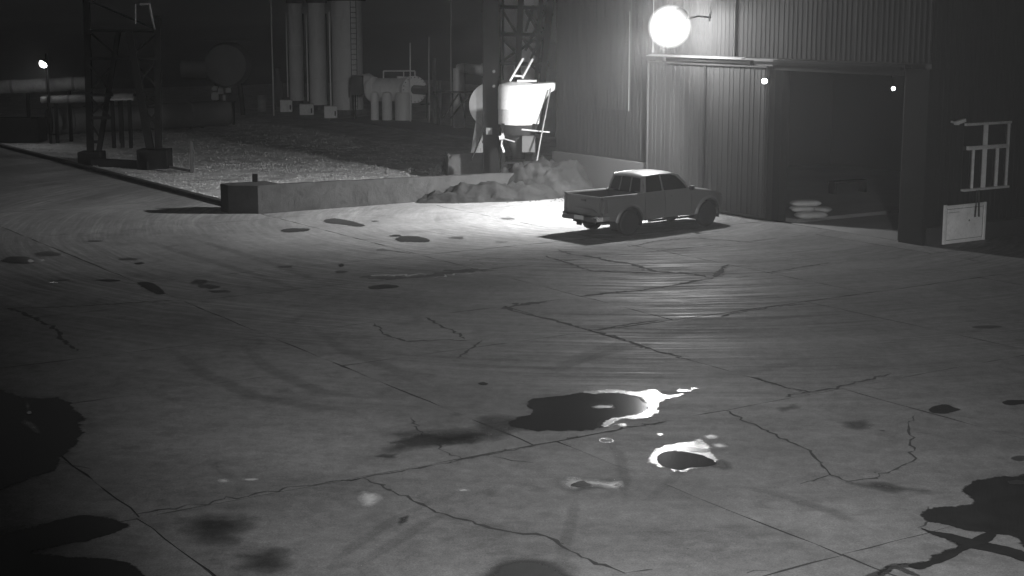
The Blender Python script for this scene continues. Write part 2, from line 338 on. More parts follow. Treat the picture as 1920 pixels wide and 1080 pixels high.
# damp patches, puddles and painted glints on the yard
ZP = [0]
def patch(poly, m, name='stain', soft=False, parent=yard, jit=.0, z=None, world=False):
    pts = poly if world else [P(*p) for p in poly]
    # closed Catmull-Rom for a smooth outline
    n = len(pts); out = []
    for i in range(n):
        p0, p1, p2, p3 = pts[i-1], pts[i], pts[(i+1) % n], pts[(i+2) % n]
        for k in range(5):
            t = k/5; out.append(.5*((2*p1)+(p2-p0)*t+(2*p0-5*p1+4*p2-p3)*t*t+(3*p1-p0-3*p2+p3)*t**3))
    pts = out; n = len(pts)
    ZP[0] += 1; zz = (.0045+.0006*(ZP[0] % 9)) if z is None else z
    x0, x1 = min(p.x for p in pts), max(p.x for p in pts); y0, y1 = min(p.y for p in pts), max(p.y for p in pts)
    area = abs(sum(p.x*q.y-q.x*p.y for p, q in zip(pts, pts[1:]+pts[:1])))/2
    wdt = min(.24 if m == 'water' else .14, math.sqrt(area)*.09) if not soft else max(.05, min(x1-x0, y1-y0)*.42)
    pad = 0 if soft else wdt; st = max(.022, min(.09, math.sqrt(area)/26))
    nx, ny = int((x1-x0+2*pad)/st)+2, int((y1-y0+2*pad)/st)+2
    segs = [(p.x, p.y, q.x-p.x, q.y-p.y, max(1e-9, (q.x-p.x)**2+(q.y-p.y)**2)) for p, q in zip(pts, pts[1:]+pts[:1])]
    import numpy as np
    S = np.array(segs); X, Y = np.meshgrid(x0-pad+np.arange(nx)*st, y0-pad+np.arange(ny)*st, indexing='ij'); Xf, Yf = X.ravel()[:, None], Y.ravel()[:, None]
    tt = np.clip(((Xf-S[:, 0])*S[:, 2]+(Yf-S[:, 1])*S[:, 3])/S[:, 4], 0, 1)
    dd = np.sqrt(((Xf-S[:, 0]-tt*S[:, 2])**2+(Yf-S[:, 1]-tt*S[:, 3])**2).min(1))
    y2 = S[:, 1]+S[:, 3]; cr_ = ((S[:, 1] > Yf) != (y2 > Yf)) & (Xf < S[:, 0]+(Yf-S[:, 1])*S[:, 2]/np.where(S[:, 3] == 0, 1e-9, S[:, 3]))
    sd = np.where(cr_.sum(1) % 2 == 1, dd, -dd)
    fd = np.clip(sd/wdt, 0, 1) if soft else np.clip(.37+sd/(2*wdt), 0, 1)
    keep = (fd > 0).reshape(nx, ny); idx = -np.ones(nx*ny, int); fs = []
    K = keep[:-1, :-1] | keep[1:, :-1] | keep[:-1, 1:] | keep[1:, 1:]
    for i, j in zip(*np.nonzero(K)): fs.append((i*ny+j, (i+1)*ny+j, (i+1)*ny+j+1, i*ny+j+1))
    used = sorted({k for f in fs for k in f}); mp_ = {k: n_ for n_, k in enumerate(used)}
    Xr, Yr = X.ravel(), Y.ravel(); me = bpy.data.meshes.new(name)
    me.from_pydata([(float(Xr[k]), float(Yr[k]), zz) for k in used], [], [tuple(mp_[k] for k in f) for f in fs])
    at = me.attributes.new('fade', 'FLOAT', 'POINT'); at.data.foreach_set('value', [float(fd[k]) for k in used])
    me.materials.append(M[m]); return link(name, me, parent)
def blob(cx, cy, rx, ry, m, name='wet_spot', soft=False, rot=0, n=9, **k):
    pts = []
    for i in range(n):
        t = 2*math.pi*i/n; s = R.uniform(.75, 1.2); x, y = rx*math.cos(t)*s, ry*math.sin(t)*s
        pts.append((cx+x, cy+y+rot*x))
    return patch(pts, m, name, soft, **k)
def puddle(poly, m='water'):
    c_ = sum((P(*p) for p in poly), Vector())/len(poly)
    patch([P(*p)+(P(*p)-c_)*(.3/(P(*p)-c_).length) for p in poly], 'fringe', 'damp_fringe', soft=True, world=True)
    o = patch(poly, m, 'puddle', parent=None); struct(o); return o
Z3 = lambda L: [(x*.4075, 640+y*.4075) for x, y in L]
Z5 = lambda L: [(1200+x*.375, 680+y*.375) for x, y in L]
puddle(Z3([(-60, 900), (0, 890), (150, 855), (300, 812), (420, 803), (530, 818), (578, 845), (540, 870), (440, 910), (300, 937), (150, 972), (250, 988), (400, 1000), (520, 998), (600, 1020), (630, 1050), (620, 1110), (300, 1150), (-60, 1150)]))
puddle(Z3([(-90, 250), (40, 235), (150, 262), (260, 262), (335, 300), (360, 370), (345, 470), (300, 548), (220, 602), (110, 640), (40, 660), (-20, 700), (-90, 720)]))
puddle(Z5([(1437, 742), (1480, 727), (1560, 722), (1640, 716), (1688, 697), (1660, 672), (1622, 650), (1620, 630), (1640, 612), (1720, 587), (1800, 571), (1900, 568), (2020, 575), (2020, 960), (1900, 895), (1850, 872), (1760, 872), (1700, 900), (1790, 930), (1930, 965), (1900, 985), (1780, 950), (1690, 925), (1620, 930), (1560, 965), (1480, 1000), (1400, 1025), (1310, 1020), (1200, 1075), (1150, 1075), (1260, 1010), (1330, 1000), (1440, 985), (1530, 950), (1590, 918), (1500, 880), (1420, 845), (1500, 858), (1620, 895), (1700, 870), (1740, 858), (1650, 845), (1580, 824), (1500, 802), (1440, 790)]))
for q_ in ([(1400, 828), (1450, 845), (1560, 862), (1640, 880), (1740, 905), (1850, 930), (1930, 960), (1930, 1000), (1840, 975), (1720, 945), (1630, 925), (1540, 890), (1450, 860)], [(1740, 850), (1790, 870), (1740, 905), (1640, 940), (1560, 985), (1470, 1020), (1400, 1040), (1330, 1020), (1400, 1005), (1500, 975), (1580, 940), (1650, 890)]):
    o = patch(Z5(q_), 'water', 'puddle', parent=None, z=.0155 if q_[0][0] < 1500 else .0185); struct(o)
patch(Z5([(1100, 1080), (1180, 1045), (1260, 1008), (1340, 1010), (1420, 1020), (1300, 1030), (1230, 1040), (1180, 1080)]), 'stain', 'damp_stain', z=.0058)
patch(Z5([(1190, 1075), (1230, 1040), (1275, 1018), (1330, 1035), (1400, 1070), (1340, 1062), (1280, 1035), (1240, 1055), (1215, 1080)]), 'dimspot', 'oily_spot', z=.013)
puddle([(900, 1110), (915, 1078), (935, 1060), (965, 1052), (1000, 1051), (1035, 1058), (1060, 1072), (1075, 1110)], 'stain')
puddle([(1003, 748), (1060, 742), (1100, 736), (1150, 735), (1190, 743), (1212, 757), (1208, 772), (1180, 782), (1150, 788), (1130, 801), (1095, 807), (1040, 809), (990, 806), (950, 797), (975, 783), (1000, 772), (985, 760)], 'dullwater')
patch([(1095, 735), (1150, 731), (1192, 736), (1226, 731), (1247, 742), (1283, 738), (1262, 746), (1240, 752), (1232, 766), (1222, 780), (1195, 786), (1165, 786), (1142, 799), (1128, 799), (1140, 787), (1170, 782), (1205, 775), (1216, 760), (1204, 746), (1180, 741), (1150, 737), (1110, 739)], 'siltglint', 'wet_silt_and_glint')
for c in ((1282, 733, 14, 2.5), (1302, 729, 7, 2), (1168, 797, 9, 3), (1226, 772, 10, 3), (1238, 815, 6, 2)): blob(*c, 'siltglint', 'wet_silt_and_glint')
blob(1133, 764, 22, 4, 'softsiltglint', 'damp_silt_and_glint', soft=True, z=.0125); blob(1110, 800, 60, 4, 'softsiltglint', 'damp_silt_and_glint', soft=True, rot=-.08)
patch([(1218, 862), (1232, 843), (1265, 833), (1300, 829), (1318, 830), (1330, 838), (1328, 845), (1344, 860), (1336, 873), (1302, 879), (1280, 885), (1250, 879), (1228, 871)], 'siltglint', 'wet_silt_and_glint')
o = patch([(1230, 864), (1236, 852), (1262, 846), (1290, 849), (1322, 857), (1338, 868), (1328, 876), (1292, 878), (1276, 883), (1243, 876)], 'water', 'puddle', parent=None, z=.0125); struct(o)
patch([(1262, 843), (1285, 839), (1312, 841), (1332, 845), (1322, 849), (1295, 847)], 'darkspot', 'wet_spot', z=.0125)
blob(1335, 820, 17, 7, 'softsiltglint', 'damp_silt_and_glint', soft=True); blob(1350, 836, 20, 6, 'softsiltglint', 'damp_silt_and_glint', soft=True, rot=.1); blob(1310, 829, 14, 5, 'softsiltglint', 'damp_silt_and_glint', soft=True, z=.0125); blob(1335, 821, 8, 2.5, 'faint', 'damp_stain', soft=True, z=.014); blob(1312, 830, 7, 2, 'darkspot', z=.014)
blob(1352, 872, 28, 10, 'stain', 'damp_stain', soft=True)
patch([(1040, 905), (1062, 892), (1100, 896), (1140, 901), (1170, 902), (1176, 915), (1150, 921), (1110, 916), (1080, 922), (1052, 918)], 'softsiltglint', 'damp_silt_and_glint', soft=True, z=.0125)
patch([(1030, 907), (1060, 885), (1110, 893), (1165, 896), (1190, 922), (1120, 922), (1075, 932)], 'stain', 'damp_stain', soft=True, z=.0052)
blob(1088, 910, 20, 6, 'darkspot', z=.0145); blob(1158, 911, 6, 2.5, 'darkspot', z=.0145)
blob(1138, 826, 15, 5, 'siltglint', 'wet_silt_and_glint', z=.0052); blob(1138, 826, 10, 3, 'darkspot', z=.0125)
for c in ((410, 990, 95, 38, 0), (408, 985, 35, 12, 0), (500, 1052, 70, 28, 0), (850, 818, 130, 22, -.05), (780, 832, 85, 20, -.1), (726, 856, 26, 6, 0), (757, 976, 14, 9, -.4), (1475, 766, 30, 8, -.1), (1610, 797, 45, 10, 0), (940, 792, 70, 16, 0), (1660, 915, 90, 12, .1), (940, 803, 75, 15, 0), (820, 826, 100, 14, -.05), (1290, 1030, 5, 2, 0)):
    blob(*c[:4], 'stain', 'damp_stain', soft=True, rot=c[4], n=14)
patch([(608, 413), (628, 410), (655, 414), (685, 423), (668, 425), (640, 421), (612, 418)], 'darkspot', 'wet_spot')
patch([(743, 448), (755, 443), (785, 444), (805, 450), (800, 454), (770, 454), (748, 453)], 'darkspot', 'wet_spot')
for c in ((742, 442, 11, 2.2), (856, 446, 15, 2.6), (952, 410, 14, 2), (555, 432, 26, 4), (703, 415, 7, 1.2), (716, 469, 10, 1.6), (940, 454, 12, 1), (90, 476, 22, 5), (40, 488, 38, 6), (240, 486, 16, 2.5), (262, 494, 9, 2), (178, 452, 14, 1.5), (205, 526, 24, 2), (120, 525, 14, 1.3), (375, 529, 17, 5), (392, 538, 22, 4), (415, 547, 22, 2.4), (640, 498, 5, 3),
          (535, 500, 14, 2), (640, 510, 14, 2.4), (719, 538, 32, 4.5), (1770, 768, 28, 8), (1850, 613, 26, 3.5), (1905, 755, 22, 5), (1912, 860, 15, 5), (1905, 905, 18, 4), (905, 720, 10, 3), (30, 490, 20, 4), (1307, 436, 5, 2), (1655, 808, 5, 1), (100, 530, 8, 1)):
    blob(*c, R.choice(['darkspot', 'dimspot', 'dimspot']))
patch([(258, 531), (275, 529), (290, 533), (306, 545), (308, 551), (295, 552), (275, 543)], 'darkspot', 'wet_spot')
blob(693, 935, 26, 16, 'dust', 'pale_dust', soft=True); blob(420, 903, 16, 5, 'dust', 'pale_dust', soft=True); blob(470, 900, 16, 4, 'dust', 'pale_dust', soft=True); blob(870, 920, 14, 3, 'dust', 'pale_dust', soft=True)
for c in ((60, 800, 22, 12, .4), (52, 762, 5, 10, 0), (8, 885, 4, 14, 0)): blob(*c[:4], 'softsiltglint', 'damp_silt_and_glint', soft=True, rot=c[4], z=.014)  # pale patches painted in as the distant lamp's reflection on the water
blob(55, 775, 4, 3, 'siltglint', 'wet_silt_and_glint', z=.0145); blob(57, 490, 6, 3, 'siltglint', 'wet_silt_and_glint', z=.0145)  # bright cores of the same painted lamp reflection
# tyre marks
def mark(px, w, m='faint'):
    pts = [P(*p) for p in px]; n = len(pts); s0, s1 = [], []
    for i, p in enumerate(pts):
        d = (pts[min(i+1, n-1)]-pts[max(i-1, 0)]).normalized(); s = Vector((-d.y, d.x, 0)); k = w*(.25 if i in (0, n-1) else 1); s0.append(p+s*k); s1.append(p-s*k)
    ZP[0] += 1; zz = .0045+.0006*(ZP[0] % 9); me = bpy.data.meshes.new('tyre_mark'); bm = bmesh.new(); lay = bm.verts.layers.float.new('fade'); rr = []
    for i in range(n):
        f = 0 if i in (0, n-1) else 1; row = []
        for q, ff in ((s0[i], 0), (s0[i].lerp(s1[i], .3), f), (s0[i].lerp(s1[i], .7), f), (s1[i], 0)):
            v = bm.verts.new((q.x, q.y, zz)); v[lay] = ff; row.append(v)
        rr.append(row)
    for a, b_ in zip(rr[:-1], rr[1:]):
        for j in range(3): bm.faces.new((a[j], a[j+1], b_[j+1], b_[j]))
    bm.normal_update(); [f.normal_flip() for f in bm.faces if f.normal.z < 0]
    bm.to_mesh(me); bm.free(); me.materials.append(M[m]); link('tyre_mark', me, yard)
mark([(1010, 715), (1060, 686), (1110, 662), (1180, 640), (1260, 622), (1330, 610)], .28); mark([(1060, 690), (1120, 668), (1200, 645), (1290, 622), (1380, 600)], .2)
mark([(1300, 712), (1380, 700), (1450, 688), (1530, 672)], .3); mark([(600, 1080), (670, 1020), (740, 975), (830, 930)], .14); mark([(640, 1085), (720, 1030), (800, 980), (880, 940)], .14)
mark([(1040, 1080), (1060, 1020), (1075, 960), (1080, 930)], .12); mark([(1190, 960), (1260, 900), (1300, 860)], .14); mark([(240, 440), (330, 470), (430, 500), (520, 530), (600, 560)], .22)
mark([(330, 440), (420, 465), (540, 505), (680, 560)], .22); mark([(300, 640), (380, 700), (480, 745), (600, 765), (720, 770)], .25); mark([(420, 620), (500, 690), (600, 735), (720, 750)], .22); mark([(560, 600), (650, 660), (760, 700), (900, 715)], .25)
mark([(1170, 960), (1172, 900), (1160, 850), (1130, 820)], .12); mark([(1340, 905), (1450, 925), (1560, 960), (1650, 1000)], .16)

# kerb beside the gravel, gravel area, road strip
kerb = MB()
for i in range(22):
    a0 = 17.5+i*4.2; kerb.prism([ab(a0, -13.05, -.03), ab(a0+4.16, -13.05, -.03), ab(a0+4.16, -12.8, -.03), ab(a0, -12.8, -.03)], (0, 0, .15))
struct(obj('kerb', kerb, M['rwall'], smooth=None))
gp = [ab(17.0, -12.8), ab(17.0, 3), ab(60, 25), ab(110, 30), ab(110, -12.8)]
gr = []
na, nb = 90, 60
for i in range(na+1):
    row = []
    for j in range(nb+1):
        a = 17.15+i*.95; b = -12.8+j*.62*(1+i*.006); p = ab(a, b); p.z = -.02+.1*mn.noise(p*.25)+.04*mn.noise(p*1.1); p.z = min(p.z, .09); row.append(p)
    gr.append(row)
struct(obj('gravel_bed', MB().grid(gr), M['gravel_bed'], smooth=60))
st = MB()
for k in range(32000):
    a = 17.3+abs(R.random()**1.5)*42; b = R.uniform(-12.6, 5); p = ab(a, b); z = -.02+.1*mn.noise(p*.25)+.04*mn.noise(p*1.1)
    s = R.uniform(.016, .036)*(1.6 if R.random() < .06 else 1)
    t = R.uniform(0, 6.3); c, q = math.cos(t)*s, math.sin(t)*s; h = s*R.uniform(.3, .8)
    st.add([(p.x+c, p.y+q, z), (p.x-q*1.2, p.y+c*.9, z), (p.x-c*.9, p.y-q, z), (p.x+q, p.y-c*1.1, z), (p.x+c*.25, p.y-q*.2, z+h)], [(0, 1, 4), (1, 2, 4), (2, 3, 4), (3, 0, 4)])
struct(obj('gravel', st, M['stone']), 'stuff')
rd = MB().prism([P(618, 228)+Vector((0, 0, -.02)), P(900, 264)+Vector((0, 0, -.02)), P(985, 258)+Vector((0, 0, -.02)), P(700, 220)+Vector((0, 0, -.02))], (0, 0, .14))
struct(obj('concrete_strip', rd, M['road']))

# ------------------------------------------------------------------ retaining wall
t = thing('retaining_wall', 'low grey concrete wall between the yard and the gravel, ending in a square block', 'wall', ab(17.0, -13))
mb = MB(); prof = []
n = 26
for i in range(n+1):
    b = -12.15+i*(12.0/n); h = .93-.008*i+R.uniform(-.012, .012)
    prof.append((b, h))
for (b0, h0), (b1, h1) in zip(prof[:-1], prof[1:]):
    vs = [ab(17.0+R.uniform(-.012, .012), b0, -.05), ab(17.0, b1, -.05), ab(17.3, b1, -.05), ab(17.3, b0, -.05), ab(17.0, b0, h0), ab(17.0, b1, h1), ab(17.3, b1, h1), ab(17.3, b0, h0)]
    mb.add(vs, [(0, 1, 5, 4), (3, 7, 6, 2), (4, 5, 6, 7)])
obj('wall_body', mb, M['rwall'], t, True)
obj('end_block', MB().prism([ab(16.96, -13.02, -.05), ab(16.96, -12.15, -.05), ab(18.3, -12.15, -.05), ab(18.3, -13.78, -.05), ab(17.65, -13.78, -.05)], (0, 0, .98)), M['rwall'], t, True, bevel=.015)
obj('stub_post', MB().box(tuple(ab(18.1, -12.6, 1.05)), (.16, .16, .3)), M['steel'], t, True)

# ------------------------------------------------------------------ industrial building
bld = thing('industrial_building', 'tall dark corrugated steel hall with a big sliding gate standing open', 'building', C0)
PITCH, DEP = .2, .016
def sheet_mesh(w_, h_, key={}, m='siding'):
    k = (round(w_, 3), round(h_, 3), m)
    if k not in key:
        xs = []; x = 0
        while x < w_-1e-4:
            for dx, dy in ((0, 0), (.11, 0), (.135, DEP), (.175, DEP)):
                if x+dx < w_: xs.append((x+dx, dy))
            x += PITCH
        xs.append((w_, 0)); mb = MB()
        mb.grid([[(x, y, 0) for x, y in xs], [(x, y, h_) for x, y in xs]])
        key[k] = mesh_of('siding_sheet', mb, M[m])
    return key[k]
def sheet(side, s0, s1, z0, z1, out=0., m='siding', parent=None, name='siding_sheet'):
    """side 'A': wall towards the yard; side 'B': wall with the window. sheets run along the wall"""
    me = sheet_mesh(s1-s0, z1-z0, m=m)
    o = link(name, me, parent or bld)
    j = R.uniform(0, .012)
    if side == 'A':   # local x along -AV?  outward is -BV
        base = AV*s1-BV*(out+j); ang = math.atan2(-AV.y, -AV.x); Mx = Matrix.Rotation(ang, 4, 'Z'); o.scale = (1, -1, 1)
    else:
        base = BV*s0-AV*(out+j); ang = math.atan2(BV.y, BV.x); o.scale = (1, -1, 1)
    o.location = (base.x, base.y, z0); o.rotation_euler = (0, 0, ang); return o
WH, END = 9.6, 18.4
# yard side
def run(side, s0, s1, z0, z1, step=1.0, **k):
    n = max(1, round((s1-s0)/step)); d = (s1-s0)/n
    for i in range(n): sheet(side, s0+i*d, s0+(i+1)*d, z0, z1, **k)
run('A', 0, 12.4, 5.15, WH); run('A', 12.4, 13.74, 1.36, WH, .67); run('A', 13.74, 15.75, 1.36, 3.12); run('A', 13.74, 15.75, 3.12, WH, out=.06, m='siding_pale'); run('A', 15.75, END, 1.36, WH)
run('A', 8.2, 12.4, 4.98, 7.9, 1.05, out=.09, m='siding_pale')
# window side
for i in range(14):
    s0 = float(i)
    if i == 0: sheet('B', 0, 1, .5, WH)
run('B', 1, 1.45, .5, WH, .45); run('B', 1.45, 3.4, 3.45, WH, .975); run('B', 1.45, 3.4, .5, 1.48, .975); run('B', 3.4, 14.4, .5, WH)
core = MB()     # wall lining just behind the sheets, with real openings
def wallbox(side, s0, s1, z0, z1, d0=.03, d1=.28):
    f = (lambda s, d, z: ab(s, d, z)) if side == 'A' else (lambda s, d, z: ab(d, s, z))
    core.add([f(s, d, z) for z in (z0, z1) for d in (d0, d1) for s in (s0, s1)], [(0, 2, 3, 1), (4, 5, 7, 6), (0, 1, 5, 4), (2, 6, 7, 3), (0, 4, 6, 2), (1, 3, 7, 5)])
wallbox('A', .85, 1.08, 0, 4.8, .1); wallbox('A', .28, END, 5.12, WH); wallbox('A', 6.33, END, 0, 5.12); 
wallbox('B', .03, 1.4, 0, WH); wallbox('B', 1.4, 3.45, 0, 1.46); wallbox('B', 1.4, 3.45, 3.47, WH); wallbox('B', 3.45, 14.4, 0, WH)
obj('wall_lining', core, M['hall'], bld, True)
obj('plinth', MB().prism([ab(12.45, -.12, -.05), ab(END+.05, -.12, -.05), ab(END+.05, .05, -.05), ab(12.45, .05, -.05)], (0, 0, 1.38)), M['plinth'], bld, True)
obj('plinth', MB().prism([ab(-.12, .0, -.05), ab(-.12, 14.4, -.05), ab(.02, 14.4, -.05), ab(.02, .0, -.05)], (0, 0, .53)), M['plinth'], bld, True)
obj('far_end_wall', MB().prism([ab(END, .04, 0), ab(END, 14.4, 0), ab(END-.2, 14.4, 0), ab(END-.2, .04, 0)], (0, 0, WH)), M['hall'], bld, True)
obj('back_wall', MB().prism([ab(0, 14.4, 0), ab(END, 14.4, 0), ab(END, 14.6, 0), ab(0, 14.6, 0)], (0, 0, WH)), M['hall'], bld, True)
obj('roof', MB().prism([ab(-.3, -.3, WH), ab(END+.3, -.3, WH), ab(END+.3, 14.8, WH), ab(-.3, 14.8, WH)], (0, 0, .18)), M['steel'], bld, True)
for a0, a1 in ((-.06, .84),):
    obj('gate_pier', MB().prism([ab(a0, -.14, -.05), ab(a1, -.14, -.05), ab(a1, .3, -.05), ab(a0, .3, -.05)], (0, 0, 5.05)), M['pier'], bld, True, bevel=.02)
obj('gate_header', MB().prism([ab(.85, -.13, 4.78), ab(6.35, -.13, 4.78), ab(6.35, .1, 4.78), ab(.85, .1, 4.78)], (0, 0, .33)), M['pier'], bld, True, bevel=.01)
obj('gate_jamb', MB().prism([ab(6.0, -.02, 0), ab(6.33, -.02, 0), ab(6.33, .3, 0), ab(6.0, .3, 0)], (0, 0, 4.78)), M['pier'], bld, True, bevel=.01)
obj('gate_rail', MB().beam(ab(.9, -.22, 5.0), ab(12.9, -.22, 5.0), .07, .09), M['steel'], bld, True)
obj('rail_cover', MB().prism([ab(7.6, -.12, 5.13), ab(12.5, -.12, 5.13), ab(12.5, -.34, 5.08), ab(7.6, -.34, 5.08)], (0, 0, .02)), M['tank'], bld, True)
for s_, z0, z1 in ((13.74, 3.1, 6.6), (8.2, 5.15, 7.9), (12.41, 5.2, 9.4)):
    obj('lit_edge_strip', MB().beam(ab(s_, -.11, z0), ab(s_, -.11, z1), .028, .04), M['tank'], bld, True)  # paler strips put in as the lamp-lit edges of the sheets
# sliding gate leaf
leaf = link('sliding_gate', mesh_of('sliding_gate', MB().prism([AV*6.38-BV*.17+Vector((0, 0, .06)), AV*12.42-BV*.17+Vector((0, 0, .06)), AV*12.42-BV*.24+Vector((0, 0, .06)), AV*6.38-BV*.24+Vector((0, 0, .06))], (0, 0, 4.84)), M['leaf']), bld)
nl = 12; d = 5.96/nl
for i in range(nl):
    sh = sheet('A', 6.42+i*d, 6.42+(i+1)*d, .12, 4.86, out=.245, m='leaf', name='leaf_panel'); sh.parent = leaf
for p, q in (((6.40, .09), (12.40, .09)), ((6.40, 4.88), (12.40, 4.88)), ((6.40, .05), (6.40, 4.92)), ((12.40, .05), (12.40, 4.92)), ((9.4, .1), (9.4, 4.86))):
    obj('leaf_frame', MB().beam(AV*p[0]-BV*.30+Vector((0, 0, p[1])), AV*q[0]-BV*.30+Vector((0, 0, q[1])), .06, .05), M['leaf'], leaf)
for s in (7.2, 11.6):
    obj('hanger', MB().box(tuple(AV*s-BV*.25+Vector((0, 0, 4.96))), (.12, .12, .2)), M['steel'], leaf)
# window
win = link('window', mesh_of('window', MB().prism([BV*1.45+AV*.05+Vector((0, 0, 1.48)), BV*3.4+AV*.05+Vector((0, 0, 1.48)), BV*3.4+AV*.07+Vector((0, 0, 1.48)), BV*1.45+AV*.07+Vector((0, 0, 1.48))], (0, 0, 1.97)), M['hall']), bld)
def wbar(b0, z0, b1, z1, w_, name='frame_bar', dep=.1, off=-.03):
    obj(name, MB().beam(BV*b0+AV*off+Vector((0, 0, z0)), BV*b1+AV*off+Vector((0, 0, z1)), w_, dep) if b0 == b1 else MB().beam(BV*b0+AV*off+Vector((0, 0, z0)), BV*b1+AV*off+Vector((0, 0, z1)), dep, w_), M['frame'], win)
wbar(1.47, 3.39, 3.42, 3.39, .07, off=-.06); wbar(1.45, 1.49, 3.42, 1.49, .06, 'window_sill', .16, -.07); wbar(3.385, 1.52, 3.385, 3.35, .07); wbar(2.37, 1.52, 2.37, 3.35, .13)
wbar(1.62, 2.70, 3.35, 2.70, .11, off=-.045); wbar(1.88, 1.52, 1.88, 2.64, .07); wbar(2.93, 1.52, 2.93, 2.64, .09)
for b0, b1, z0, z1 in ((1.5, 2.3, 2.76, 3.35), (2.44, 3.35, 2.76, 3.35), (1.92, 2.3, 1.53, 2.64), (1.5, 1.84, 1.53, 2.64), (2.44, 2.88, 1.53, 2.64), (2.98, 3.35, 1.53, 2.64)):
    obj('pane', MB().prism([BV*b0+AV*.0+Vector((0, 0, z0)), BV*b1+AV*.0+Vector((0, 0, z0)), BV*b1+AV*.008+Vector((0, 0, z0)), BV*b0+AV*.008+Vector((0, 0, z0))], (0, 0, z1-z0)), M['glass'], win)
# hall floor, raised floor inside
hf = MB().prism([ab(.3, .02, -.03), ab(5.45, .02, -.03), ab(5.2, 14.3, -.03), ab(.3, 14.3, -.03)], (0, 0, .04)); struct(obj('hall_floor', hf, M['road']))
rf = MB().prism([ab(5.5, .32, -.03), ab(END-.3, .32, -.03), ab(END-.3, 14.3, -.03), ab(5.25, 14.3, -.03)], (0, 0, .14)); struct(obj('raised_floor', rf, M['road']))
# things inside the gate: sacks
def sack(loc, L, W, H, rz, label):
    mb = MB(); rows_ = []
    for i in range(13):
        u = -1+2*i/12; rw = (1-abs(u)**4*.35); rowp = []
        for k in range(16):
            t_ = 2*math.pi*k/16; ct, s_ = math.cos(t_), math.sin(t_)
            y = W/2*rw*math.copysign(abs(ct)**.7, ct); z = H/2*(1-abs(u)**6*.75)*math.copysign(abs(s_)**.8, s_)
            x = L/2*u; nz = .03*mn.noise(Vector((x*4+loc[0]*9, y*4+loc[2]*7, z*5))); rowp.append((x, y*(1+nz*3), z+nz*.7))
        rows_.append(rowp)
    n_ = 16; vs = [p for r_ in rows_ for p in r_]; fs = [(i*n_+k, i*n_+(k+1) % n_, (i+1)*n_+(k+1) % n_, (i+1)*n_+k) for i in range(12) for k in range(n_)]+[tuple(range(n_)), tuple(range(12*n_, 13*n_))]
    o = obj('sack', MB().add(vs, fs), M['sack'], smooth=70); o.location = loc; o.rotation_euler = (0, 0, rz); tag(o, label, 'sack', 'sacks stacked inside the gate'); return o
bb = P(1521, 412, .11); sack((bb.x+.05, bb.y+.35, .22), 1.0, .6, .24, .25, 'pale sack at the bottom of the stack inside the gate')
sack((bb.x-.22, bb.y+.42, .41), .75, .5, .18, .15, 'pale sack squeezed in the middle of the stack inside the gate'); sack((bb.x-.1, bb.y+.5, .58), .95, .52, .2, .1, 'pale sack lying on top of the stack inside the gate')
sack((bb.x+.42, bb.y+.7, .35), .7, .5, .2, -.5, 'slumped pale sack leaning on the right side of the stack')
o = obj('bench', MB().box((0, 0, .42), (1.6, .4, .06)).box((-.7, 0, .2), (.08, .36, .4)).box((.7, 0, .2), (.08, .36, .4)), M['lagging'])
q = P(1590, 372); o.location = (PD(1590, 340, 56).x, 56, .11); o.rotation_euler = (0, 0, .5); o.data.materials[0] = M['steel']; tag(o, 'low dim bench deep inside the dark hall behind the gate', 'bench')

# white board leaning on the wall under the window
t = thing('notice_board', 'white framed board standing against the dark wall under the window', 'board', ab(-.2, 1.45), math.atan2(BV.y, BV.x))
# local: x along wall, y into wall
obj('board_panel', MB().box((0, .0, .555), (1.62, .02, 1.0)), M['board'], t)
for c_, s_ in (((-.85, -.015, .555), (.1, .06, 1.16)), ((.85, -.015, .555), (.08, .06, 1.12)), ((0, -.012, .035), (1.6, .05, .07)), ((0, -.012, 1.08), (1.6, .05, .06))):
    obj('frame_strip', MB().box(c_, s_), M['board'], t, bevel=.006)
for c_, s_ in (((-.77, -.014, .555), (.012, .008, .96)), ((.78, -.014, .555), (.012, .008, .96)), ((0, -.014, .1), (1.5, .008, .012)), ((0, -.014, 1.0), (1.5, .008, .012)), ((-.5, -.0145, .9), (.5, .006, .01))):
    obj('groove', MB().box(c_, s_), M['trim'], t)
obj('stain', MB().lathe([(.001, 0), (.03, .001), (.001, .002)], 8, Matrix.Translation((.2, -.012, .62)) @ Matrix.Rotation(math.pi/2, 4, 'X')), M['trim'], t)
st_ = obj('strap', MB().beam(ab(-.3, 1.80, 1.5), ab(-.32, 1.78, 1.06), .03, .01).beam(ab(-.32, 1.78, 1.06), ab(-.31, 1.77, .72), .05, .012).beam(ab(-.3, 1.9, 1.5), ab(-.32, 1.93, .72), .05, .012), M['trim'])
tag(st_, 'dark strap hanging from the window sill over the white board', 'strap')
t = thing('wall_camera', 'small pale camera on a bracket left of the window', 'camera', ab(-.03, .88, 3.5))
obj('bracket', MB().beam((0, 0, 0), tuple(-AV*.28+Vector((0, 0, -.06))), .05), M['frame'], t)
obj('camera_body', MB().beam(tuple(-AV*.28-BV*.16+Vector((0, 0, -.03))), tuple(-AV*.30+BV*.22+Vector((0, 0, .05))), .11, .1), M['frame'], t, bevel=.01)

